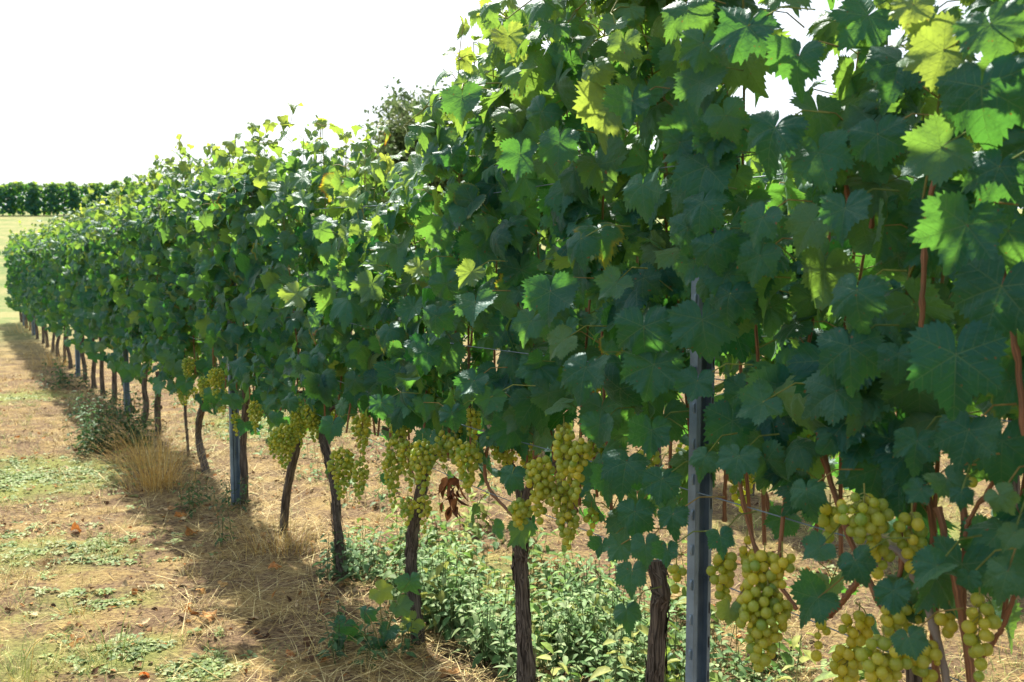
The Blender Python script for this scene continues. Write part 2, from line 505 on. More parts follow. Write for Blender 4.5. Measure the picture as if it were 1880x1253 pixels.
def leaf_proto(r, lod):
    nA, rings = {0: (78, [0.22, 0.5, 0.76, 0.9, 1.0]), 1: (40, [0.4, 0.75, 1.0]), 2: (18, [0.55, 1.0])}[lod]
    ph = np.linspace(-174, 174, nA)
    lob = r.uniform(0.15, 1.15)
    ctrl = np.array([[0, .66], [14, .56], [29, .52 - .075 * lob], [43, .53], [54, .585], [66, .52], [84, .50 - .06 * lob], [100, .50], [112, .525], [130, .46], [150, .41], [165, .33], [176, .16], [180, .05]])
    asym = 1 + r.uniform(-.07, .07, 2)
    rad = np.interp(np.abs(ph), ctrl[:, 0], ctrl[:, 1]) * np.where(ph < 0, asym[0], asym[1])
    if lod < 2:
        k = np.arange(nA)
        amp = (0.078 if lod == 0 else 0.04) * r.uniform(.5, 1.4, nA) * np.where(np.abs(ph) > 168, 0.2, 1)
        teeth = np.where(k % 2 == 0, 1.0, -0.7) * amp
        teeth = np.where(np.abs(ph) < 5, .05, teeth)
        edge = rad * (1 + teeth)
        ph_edge = ph + np.where(k % 2 == 0, -np.sign(ph) * 1.2, 0)
    else:
        edge = rad * (1 + r.uniform(-.09, .09, nA)); ph_edge = ph
    pts = [np.zeros((1, 2))]; fr = [np.zeros(1)]
    for f in rings:
        rr = edge if f == 1.0 else rad * f * 0.985
        aa = np.radians(ph_edge if f == 1.0 else ph)
        pts.append(np.stack([np.sin(aa) * rr, np.cos(aa) * rr], 1)); fr.append(np.full(nA, f))
    P = np.concatenate(pts); FR = np.concatenate(fr)
    x, y = P[:, 0], P[:, 1]
    rho = np.hypot(x, y); th = np.degrees(np.arctan2(x, y))
    z = np.zeros(len(P))
    fold = r.choice([0.05, 0.16, 0.3, 0.55], p=[.35, .35, .2, .1])
    z += fold * np.abs(x) * (0.7 + 0.6 * rho)
    cup = r.uniform(-1.3, .35)
    z += cup * rho ** 2
    z -= r.uniform(0.0, .75) * np.clip(y - .1, 0, None) ** 2               # tip hangs
    z += r.uniform(.03, .105) * (rho / .5) ** 2 * np.sin(np.radians(th) * r.integers(3, 6) + r.uniform(0, 6))
    z += r.uniform(.012, .04) * (rho / .5) ** 3 * np.sin(np.radians(th) * r.integers(8, 13) + r.uniform(0, 6))
    z += r.uniform(-.35, .35) * x * y                                       # twist
    d = np.min(np.abs(th[:, None] - VEINS[None]), axis=1)
    z += 0.009 * np.clip(d / 28.0, 0, 1) ** 0.8 * np.clip(rho / .3, 0, 1)      # blade swells between the veins
    if r.random() < .3:                                                     # one side rolled up
        sg = r.choice([-1, 1])
        z += np.where(x * sg > .18, (np.abs(x) - .18) * r.uniform(.8, 2.0), 0)
    V = np.stack([x * r.uniform(.88, 1.14), y, z], 1)
    # faces with vein coordinates
    mid = (ph[:-1] + ph[1:]) / 2
    sec = np.clip(np.searchsorted(BOUND, mid) - 1, 0, 4)
    va = np.radians(VEINS[sec])
    def vc(idx, j):
        q = P[idx]; a = va[j]
        return np.stack([q[:, 0] * np.sin(a) + q[:, 1] * np.cos(a), q[:, 0] * np.cos(a) - q[:, 1] * np.sin(a)], -1)
    j = np.arange(nA - 1)
    tri = np.stack([np.zeros_like(j), 1 + j + 1, 1 + j], -1)
    tuv = np.stack([vc(tri[:, k], j) for k in range(3)], 1)
    quads, quv = [], []
    for i in range(len(rings) - 1):
        b0, b1 = 1 + i * nA, 1 + (i + 1) * nA
        q = np.stack([b0 + j, b0 + j + 1, b1 + j + 1, b1 + j], -1)
        quads.append(q); quv.append(np.stack([vc(q[:, k], j) for k in range(4)], 1))
    return dict(V=V, FR=FR, tri=tri, tuv=tuv, quad=np.concatenate(quads), quv=np.concatenate(quv))

LOD = {0: [leaf_proto(np.random.default_rng(100 + i), 0) for i in range(22)],
       1: [leaf_proto(np.random.default_rng(200 + i), 1) for i in range(12)],
       2: [leaf_proto(np.random.default_rng(300 + i), 2) for i in range(10)]}

class Leaves:
    """a list of leaves (blade base, normal, tip direction, size, tint) put into one mesh"""
    def __init__(self): self.items = []; self.pa = []; self.pb = []
    def add(self, p, n, t, size, tint, proto=None): self.items.append((p, n, t, size, tint, proto))
    def stalk(self, a, b): self.pa.append(a); self.pb.append(b)
    def fill(self, mb, lod, r, mat=0, pmat=1):
        if not self.items: return
        n = len(self.items)
        P = np.array([i[0] for i in self.items]); N = norm(np.array([i[1] for i in self.items]))
        T = np.array([i[2] for i in self.items], float)
        T = norm(T - N * np.sum(T * N, 1, keepdims=True)); X = np.cross(T, N)
        S = np.array([i[3] for i in self.items]); C = np.array([i[4] for i in self.items])
        k = np.array([r.integers(len(LOD[lod])) if i[5] is None else i[5] % len(LOD[lod]) for i in self.items])
        flip = np.where(r.random(n) < .5, -1.0, 1.0)
        for q in range(len(LOD[lod])):
            w = np.where(k == q)[0]
            if len(w) == 0: continue
            pr = LOD[lod][q]; nv = len(pr["V"])
            V = pr["V"]
            W = P[w][:, None] + S[w][:, None, None] * (V[None, :, 0:1] * X[w][:, None] + V[None, :, 1:2] * T[w][:, None] + V[None, :, 2:3] * N[w][:, None])
            tint = np.ones((len(w), nv, 4))
            tint[:, :, 0] = C[w][:, 0:1]; tint[:, :, 1] = C[w][:, 1:2]
            tint[:, :, 2] = C[w][:, 2:3] * pr["FR"][None] ** 3
            off = (np.arange(len(w)) * nv)[:, None, None]
            # one block of vertices, two face sizes
            base = mb.n
            mb.add(W.reshape(-1, 3), (pr["quad"][None] + off).reshape(-1, 4), mat, np.broadcast_to(pr["quv"][None], (len(w),) + pr["quv"].shape).reshape(-1, 4, 2), tint.reshape(-1, 4))
            F = (pr["tri"][None] + off).reshape(-1, 3)
            mb.loops.append((F + base).ravel()); mb.tot.append(np.full(len(F), 3)); mb.mat.append(np.full(len(F), mat)); mb.smooth.append(np.full(len(F), True))
            mb.uv.append(np.broadcast_to(pr["tuv"][None], (len(w),) + pr["tuv"].shape).reshape(-1, 2))
        if self.pa and lod < 2:
            c = np.array([[.24, .27, .06, 1], [.30, .22, .07, 1], [.18, .24, .06, 1]])[r.integers(0, 3, len(self.pa))]
            stalks(mb, self.pa, self.pb, 0.0017, pmat, c)

def rand_unit(r):
    v = r.normal(size=3); return v / np.linalg.norm(v)

UP = np.array([0, 0, 1.0])

# canopy outline along the row, metres
TOP = np.array([[-1, 2.4], [.6, 2.45], [1.03, 2.36], [1.13, 2.03], [1.35, 1.96], [1.43, 2.32], [1.75, 2.38], [2.2, 2.32], [2.55, 2.18], [2.9, 2.18], [3.1, 2.17], [3.24, 1.86], [3.5, 1.70], [3.74, 1.76], [3.9, 1.92], [4.2, 1.99], [4.7, 2.05], [5.1, 2.07], [5.6, 2.07], [7, 2.12], [8.6, 2.12], [9.4, 1.99], [11.3, 2.0], [14, 1.94], [20, 1.90], [25, 1.88], [30, 1.88]])
BOT = np.array([[-1, 1.0], [1.4, 1.0], [2.0, .95], [2.6, .93], [3.4, .92], [4.2, .84], [5, .64], [6, .58], [8, .50], [13, .42], [30, .42]])
def top_at(s): return float(np.interp(s, TOP[:, 0], TOP[:, 1]))
def bot_at(s): return float(np.interp(s, BOT[:, 0], BOT[:, 1]))

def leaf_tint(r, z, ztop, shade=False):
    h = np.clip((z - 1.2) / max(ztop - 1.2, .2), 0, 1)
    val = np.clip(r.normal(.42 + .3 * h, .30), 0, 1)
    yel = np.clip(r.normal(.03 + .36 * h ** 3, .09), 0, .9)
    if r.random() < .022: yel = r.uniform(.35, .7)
    brn = 0.0
    q = r.random()
    if q < .015: brn = r.uniform(.42, .6)
    elif q < .07: brn = r.uniform(.2, .38)
    return (val, yel, brn, 1)

def leaf_pose(r, side, droop=1.0):
    """a blade that faces outwards and up on its side of the row, tip hanging"""
    out = NF * side
    n = out * r.uniform(.3, 1.0) - U * r.normal(.38, .42) + UP * r.uniform(-.05, .95) + rand_unit(r) * .4
    t = -UP * r.uniform(.5, 1.2) * droop + out * r.uniform(-.1, .45) + U * r.normal(0, .5)
    return n, t

# ------------------------------------------------------------------ grape bunches
def ico(sub):
    import bmesh
    bm = bmesh.new(); bmesh.ops.create_icosphere(bm, subdivisions=sub, radius=1.0)
    V = np.array([v.co[:] for v in bm.verts]); F = np.array([[v.index for v in f.verts] for f in bm.faces]); bm.free()
    return V, F
ICO = {1: ico(1), 2: ico(2)}

def bunch(parent, top, length, width, seed, sub=1, ripe_lit=.5, d=.0195, name="grape_bunch"):
    """berries packed round a hanging stem; top: where it hangs from"""
    r = np.random.default_rng(seed)
    prof = lambda t: np.interp(t, [0, .1, .3, .6, .85, 1], [.45, .85, 1.0, .74, .48, .2]) * width / 2
    pts = []
    lean = r.normal(0, .05, 2)
    tries = 0
    cap = int(np.clip(length * width / (d * d) * 3.0, 10, 170)); width *= 1.12
    shoulder = r.choice([-1, 1])
    while len(pts) < cap and tries < 9000:
        tries += 1
        t = r.random() ** .8
        R0 = max(prof(t) - d * .5, d * .15)
        a = r.uniform(0, 2 * math.pi)
        q = R0 * (1 - (r.random() ** 3) * .6)
        bulge = 1 + .25 * (shoulder * math.cos(a) > .5) * (t < .45)
        p = np.array([math.cos(a) * q * bulge + lean[0] * t * length, math.sin(a) * q * .85 + lean[1] * t * length, -t * length - d * .4])
        if all(np.sum((p - x) ** 2) > (d * .86) ** 2 for x in pts): pts.append(p)
    pts = np.array(pts); n = len(pts)
    V, F = ICO[sub]; nv = len(V)
    sc = d / 2 * np.where(r.random(n) < .06, .6, 1) * r.uniform(.78, 1.12, n)
    W = pts[:, None] + V[None] * sc[:, None, None] * np.array([1, 1, 1.06])
    tint = np.ones((n, 4)); tint[:, 0] = np.clip(r.normal(ripe_lit, .28, n), 0, 1)
    mb = MB()
    mb.add(W.reshape(-1, 3), (F[None] + (np.arange(n) * nv)[:, None, None]).reshape(-1, 3), 0, None, np.repeat(tint, nv, 0))
    o = mb.build(name, [M["berry"]], parent)
    o.location = top - np.array(parent.location)
    sm = MB()
    ax = np.array([[0, 0, .016], [lean[0] * .1 * length, 0, 0], [lean[0] * .6 * length, lean[1] * .6 * length, -.6 * length]])
    tube(sm, resample(ax, 6), np.linspace(.0016, .0011, 6), 5, 0, (.24, .25, .07, 1))
    w = np.linspace(0, n - 1, min(n, 26)).astype(int)
    A = np.stack([lean[0] * -pts[w, 2] * .6, lean[1] * -pts[w, 2] * .6, np.minimum(pts[w, 2] + d * .8, 0)], 1)
    stalks(sm, A, pts[w], .0009, 0, (.26, .27, .08, 1), .05)
    sm.build("stem", [M["petiole"]], o)
    return o

# ------------------------------------------------------------------ the near row's vines
# trunk outlines read off the photograph: (pixel x, pixel y) from the ground up, radius in metres
TRUNKS = {
    2: dict(s=2.02, px=[(1196, 1500), (1192, 1340), (1203, 1253), (1208, 1150), (1212, 1085), (1205, 1030)], r=(.0255, .021)),
    3: dict(s=2.66, px=[(968, 1352), (966, 1253), (962, 1150), (956, 1050), (956, 985), (962, 930)], r=(.0265, .022)),
    4: dict(s=3.44, px=[(770, 1203), (766, 1150), (756, 1060), (756, 1000), (763, 945), (775, 895)], r=(.0245, .021)),
    5: dict(s=4.18, px=[(630, 1107), (626, 1030), (619, 960), (612, 890), (602, 840), (592, 800)], r=(.023, .019)),
    6: dict(s=5.0, px=[(517, 1003), (522, 950), (529, 890), (541, 840), (546, 800), (542, 770)], r=(.025, .022)),
    7: dict(s=5.75, px=[(447, 945), (449, 880), (446, 820), (450, 770), (453, 715)], r=(.026, .022)),
    8: dict(s=6.7, px=[(384, 893), (374, 850), (365, 810), (366, 770), (378, 735)], r=(.027, .025)),
    9: dict(s=7.55, px=[(347, 866), (345, 820), (341, 770), (340, 740)], r=(.012, .011)),
    10: dict(s=8.5, px=[(291, 793), (289, 750), (291, 710), (292, 685)], r=(.027, .026)),
}
VINE_LABELS = {
    0: "grapevine filling the right border, big leaves and canes cut off by the picture edge",
    1: "grapevine of reddish canes and yellow lit grapes right of the nearest steel post",
    2: "grapevine whose dark trunk stands just left of the nearest steel post's foot",
    3: "grapevine with shaggy trunk among nettles, two fat grape bunches hanging at its head",
    4: "grapevine with thick flaky trunk below a long curtain of grape bunches",
    5: "slim trunked grapevine beside nettles, bent at its head under three narrow bunches",
    6: "grapevine with trunk leaning right out of a heap of dry straw",
    7: "grapevine whose trunk hides close behind the second steel post",
    8: "grapevine with bow shaped trunk left of the second steel post",
    9: "young grapevine with pencil thin reddish stem behind the dry grass tuft",
    10: "grapevine with straight dark trunk rising behind the tall dry grass tuft",
}
# canes seen bare below the leaves: image path, radius, age (0 red, 1 grey), row offset
CANES = [
    (1, [(1672, 800), (1690, 860), (1712, 960), (1720, 1080), (1714, 1170), (1722, 1290)], .0085, 0, .06),
    (1, [(1752, 760), (1760, 860), (1772, 1000), (1766, 1110), (1790, 1290)], .0078, 0, .09),
    (1, [(1490, 700), (1508, 820), (1540, 930), (1575, 1025), (1640, 1150), (1712, 1265)], .007, 0, .11),
    (1, [(1618, 1012), (1640, 1008), (1668, 1035), (1698, 1100), (1725, 1190), (1745, 1300)], .0085, 1, .13),
    (1, [(1722, 930), (1742, 1010), (1758, 1090), (1775, 1180), (1790, 1280)], .0078, 0, .12),
    (1, [(1577, 1066), (1552, 1098), (1522, 1132)], .0075, 0, .10),
    (1, [(1845, 830), (1820, 890), (1782, 950), (1772, 985)], .0045, 0, .12),
    (1, [(1866, 1090), (1835, 1160), (1796, 1220)], .005, 0, .08),
    (2, [(1352, 830), (1366, 930), (1392, 1020), (1428, 1070), (1462, 1118)], .006, 0, .10),
    (2, [(1338, 790), (1332, 880), (1330, 960)], .006, 0, .02),
    (2, [(1395, 700), (1396, 800), (1404, 900), (1420, 970)], .006, 0, -.02),
    (3, [(1030, 830), (1040, 900), (1060, 940)], .005, 0, .10),
    (3, [(905, 790), (890, 850), (900, 900), (955, 960)], .007, 0, .02),
    (0, [(1828, 330), (1832, 430), (1850, 560), (1868, 660), (1880, 800)], .006, 0, .17),
    (1, [(1716, 320), (1700, 420), (1694, 540), (1690, 640)], .0055, 0, .19),
    (1, [(1545, 270), (1552, 320), (1560, 400)], .0055, 0, .12),
    (1, [(1612, 270), (1606, 330), (1600, 420)], .005, 0, .10),
    (4, [(720, 770), (745, 830), (765, 890)], .0055, 0, .06),
]
# bunches: vine, centre x, top y, bottom y, width px, ripeness (raised as painted sunlight on lit bunches), row offset
BUNCHES = [
    (5, 630, 822, 915, 44, .45, .10), (5, 662, 838, 922, 30, .4, .08), (5, 664, 758, 838, 32, .6, .02),
    (4, 719, 806, 932, 38, .4, .10), (4, 745, 806, 898, 34, .6, .08), (4, 776, 806, 906, 46, .5, .14),
    (4, 749, 912, 958, 32, .45, .10), (4, 780, 906, 978, 28, .45, .09), (4, 813, 790, 856, 34, .4, .06), (4, 783, 708, 738, 28, .9, -.1),
    (3, 857, 812, 897, 46, .45, .10), (3, 835, 802, 850, 30, .4, .04), (3, 995, 838, 957, 52, .55, .14), (3, 1035, 782, 888, 44, .55, .16), (3, 1064, 803, 912, 38, .55, .15),
    (3, 1030, 885, 952, 54, .5, .10), (3, 957, 915, 970, 44, .45, .08), (3, 1042, 932, 1003, 40, .5, .10), (3, 1086, 932, 977, 30, .5, .03), (3, 914, 780, 840, 40, .3, .0),
    (2, 1190, 822, 872, 42, .5, .12), (2, 1330, 1005, 1122, 48, .45, .08), (2, 1372, 985, 1085, 34, .9, .02), (2, 1242, 1030, 1078, 34, .4, .02),
    (2, 1404, 1012, 1128, 72, .8, .15), (2, 1410, 1070, 1226, 92, .55, .16), (2, 1436, 1010, 1066, 48, .9, .14),
    (1, 1524, 924, 984, 46, .6, .12), (1, 1586, 905, 1012, 92, .5, .16), (1, 1614, 985, 1062, 46, .5, .12), (1, 1674, 940, 1034, 64, .5, .10),
    (1, 1504, 1132, 1200, 38, .65, .09), (1, 1578, 1122, 1190, 62, .95, .06), (1, 1560, 1178, 1290, 56, .95, .07), (1, 1622, 1170, 1275, 90, .6, .15),
    (1, 1664, 1100, 1160, 64, .7, .04), (1, 1742, 1120, 1165, 44, .95, .04), (1, 1798, 1092, 1235, 64, .7, .08), (1, 1778, 862, 908, 34, .55, .06), (1, 1700, 1175, 1262, 60, .8, .08), (1, 1635, 1110, 1165, 50, .6, .08),
    (1, 1477, 784, 836, 30, .3, -.1), (0, 1852, 660, 720, 22, .9, -.1),
    (6, 526, 778, 856, 44, .45, .10), (6, 505, 790, 842, 26, .4, .04), (7, 466, 735, 792, 26, .45, .06),
    (8, 399, 674, 728, 28, .45, .12), (8, 373, 690, 735, 24, .35, .08), (8, 345, 655, 700, 22, .3, .06), (6, 548, 740, 790, 26, .4, .04),
]
# large leaves of the outer face: vine, blade base x y, tip direction (pixels), width px, tint (val, yel, brn), sunlight on bright leaves put into val and yel
HERO = [
    (1, 1373, 48, -75, 220, 120, .35, .02, 0), (1, 1467, 104, -20, 120, 98, .35, .03, 0), (2, 1423, 235, -80, 210, 116, .3, .02, 0),
    (2, 1248, 262, -20, 60, 70, .55, .05, 0), (1, 1551, 383, 0, 150, 100, .3, .02, 0), (0, 1774, 413, -60, 180, 150, .4, .03, 0),
    (0, 1802, 160, 10, 220, 165, .25, .02, 0), (0, 1818, 44, 60, 160, 120, .4, .1, 0), (1, 1732, 92, -250, 80, 120, .8, .5, 0),
    (1, 1676, 10, -20, 120, 76, .9, .6, 0), (1, 1611, 247, 10, 90, 106, .2, .02, 0), (1, 1727, 271, -200, 130, 124, .6, .15, 0),
    (0, 1834, 307, -70, 190, 124, .25, .04, 0), (1, 1400, 400, -60, 150, 90, .4, .03, 0), (1, 1492, 408, -120, 160, 96, .7, .22, 0),
    (2, 1296, 307, -20, 130, 124, .2, .02, 0), (0, 1755, 651, 0, 220, 180, .2, .0, 0), (0, 1838, 526, -60, 170, 176, .3, .04, 0),
    (1, 1573, 534, 10, 150, 112, .5, .03, 0), (1, 1560, 636, 10, 140, 128, .3, .02, 0), (1, 1535, 719, -220, 90, 108, .35, .05, 0),
    (2, 1400, 739, -160, 80, 86, .5, .04, 0), (2, 1356, 838, 0, 100, 78, .35, .02, 0), (2, 1295, 838, -30, 100, 58, .5, .04, 0),
    (1, 1683, 811, -10, 110, 86, .3, .02, 0), (1, 1778, 790, -30, 130, 112, .3, .02, 0), (1, 1650, 650, 0, 110, 70, .25, .03, 0),
    (2, 1340, 540, -30, 120, 84, .35, .02, 0), (2, 1395, 470, -40, 150, 92, .45, .03, 0), (2, 1276, 482, -30, 100, 70, .5, .05, 0),
    (3, 1027, 262, -10, 180, 92, .35, .03, 0), (3, 955, 284, -20, 140, 82, .3, .03, 0), (3, 995, 205, -60, 90, 74, .55, .05, 0),
    (3, 1116, 200, -60, 120, 100, .9, .5, 0), (3, 1160, 186, 0, 100, 84, .3, .05, 0), (4, 848, 180, 0, 110, 74, .4, .05, 0),
    (3, 934, 66, 30, 110, 66, .9, .55, 0), (2, 1146, 80, 0, 140, 80, .7, .3, .2), (3, 1092, 125, 50, 100, 70, .85, .45, 0),
    (3, 1010, 535, 0, 110, 96, .25, .02, 0), (3, 872, 556, 10, 100, 72, .6, .03, 0), (3, 1066, 440, 20, 110, 78, .5, .02, 0),
    (3, 975, 590, -40, 110, 70, .6, .04, 0), (3, 1075, 675, -20, 120, 96, .35, .02, 0), (2, 1182, 600, 0, 140, 116, .25, .02, 0),
    (2, 1200, 670, -20, 120, 110, .35, .02, 0), (3, 1035, 625, -90, 60, 70, .8, .3, 0), (2, 1130, 520, -60, 80, 70, .6, .1, 0),
    (2, 1180, 340, 10, 90, 92, .85, .05, 0), (2, 1196, 790, 0, 110, 82, .2, .02, 0), (2, 1165, 940, 0, 90, 78, .2, .02, 0),
    (2, 1140, 1000, -40, 80, 60, .5, .03, 0), (2, 1160, 1050, 10, 110, 66, .35, .03, 0), (2, 1150, 1120, 20, 110, 50, .5, .03, 0), (2, 1185, 1000, 10, 80, 64, .4, .03, 0),
    (2, 1322, 985, 10, 70, 56, .2, .02, 0), (1, 1480, 900, 20, 70, 74, .55, .03, 0), (1, 1505, 1005, -60, 40, 60, .45, .03, 0), (1, 1570, 1030, 30, 60, 70, .2, .02, 0),
    (1, 1502, 1098, -60, 70, 84, .35, .02, 0), (1, 1720, 1040, -30, 20, 78, .4, .02, 0), (1, 1778, 1060, 10, 60, 44, .35, .02, 0), (1, 1668, 1170, 20, 40, 66, .3, .06, 0),
    (1, 1690, 900, -20, 30, 50, .3, .03, 0), (1, 1765, 905, 0, 30, 40, .2, .02, 0), (1, 1640, 1085, 10, 40, 66, .15, .02, 0), (2, 1340, 1120, -10, 70, 50, .9, .6, 0),
    (0, 1850, 1050, -20, 80, 90, .5, .1, 0), (0, 1862, 980, -40, 60, 56, .6, .2, 0), (1, 1740, 880, 30, 40, 70, .5, .1, 0), (0, 1835, 910, 40, 50, 60, .7, .3, 0),
    (2, 1280, 700, -10, 90, 70, .3, .02, 0), (2, 1100, 780, -10, 80, 66, .3, .02, 0), (3, 940, 870, -10, 70, 56, .3, .02, 0), (3, 900, 730, -20, 70, 52, .5, .02, 0),
    (2, 1290, 372, -10, 120, 92, .3, .02, 0), (2, 1262, 418, -10, 110, 80, .35, .02, 0), (2, 1310, 250, 0, 120, 90, .3, .04, 0), (2, 1285, 150, 0, 120, 90, .4, .08, 0), (2, 1262, 20, 10, 110, 90, .5, .1, 0), (2, 1290, 80, -20, 110, 84, .5, .1, 0), (2, 1310, 450, 20, 110, 80, .25, .02, 0), (2, 1215, 880, -10, 90, 74, .2, .02, 0), (2, 1235, 945, 10, 80, 60, .3, .02, 0), (2, 1120, 880, -10, 80, 64, .25, .02, 0), (2, 1225, 1010, 10, 80, 50, .25, .02, 0), (3, 1105, 1000, 0, 70, 40, .3, .02, 0), (2, 1150, 850, -10, 90, 84, .2, .02, 0),
    (5, 770, 490, -10, 60, 46, .9, .5, 0), (4, 800, 580, -10, 80, 58, .3, .02, 0), (5, 545, 540, -30, 70, 56, .9, .45, 0), (4, 865, 500, -40, 50, 56, .9, .4, 0),
    (5, 610, 780, -10, 60, 50, .2, .02, 0), (4, 830, 760, 10, 70, 50, .2, .02, 0), (4, 870, 700, -20, 70, 60, .2, .02, 0), (4, 700, 740, 0, 60, 50, .3, .02, 0),
]

def vine_stations():
    out = {0: .42, 1: 1.2}
    for k, d in TRUNKS.items(): out[k] = d["s"]
    s, k = 8.5, 11
    r = np.random.default_rng(5)
    while s < 24.2:
        s += r.uniform(.78, .95); out[k] = s; k += 1
    return out
STATIONS = vine_stations()

def ordinal(n):
    w = "first second third fourth fifth sixth seventh eighth ninth tenth eleventh twelfth thirteenth fourteenth fifteenth sixteenth seventeenth eighteenth nineteenth twentieth".split()
    return w[n - 1] if n <= 20 else "twenty-" + w[n - 21]

def to_px(p):
    d = p - EYE; cp, sp = math.cos(R(PITCH)), math.sin(R(PITCH))
    f = d[1] * cp - d[2] * sp; u = d[1] * sp + d[2] * cp
    return 940 + FPX * d[0] / f, 626.5 - FPX * u / f
# places the grower has thinned: the post's face and the hanging bunches stay open to the alley
CLEAR = [(1246, 560, 1312, 1253, .85), (420, 735, 445, 960, .9)] + [(x - w * .6, y0 - 14, x + w * .6, y1 - 10, .8) for _, x, y0, y1, w, _r, off in BUNCHES if off > .05]
def blocked(p, r):
    if np.dot(p - P0, NF) < .03: return False
    x, y = to_px(p)
    for x0, y0, x1, y1, pr in CLEAR:
        if x0 - 14 < x < x1 + 14 and y0 - 26 < y < y1 and r.random() < pr: return True
    return False

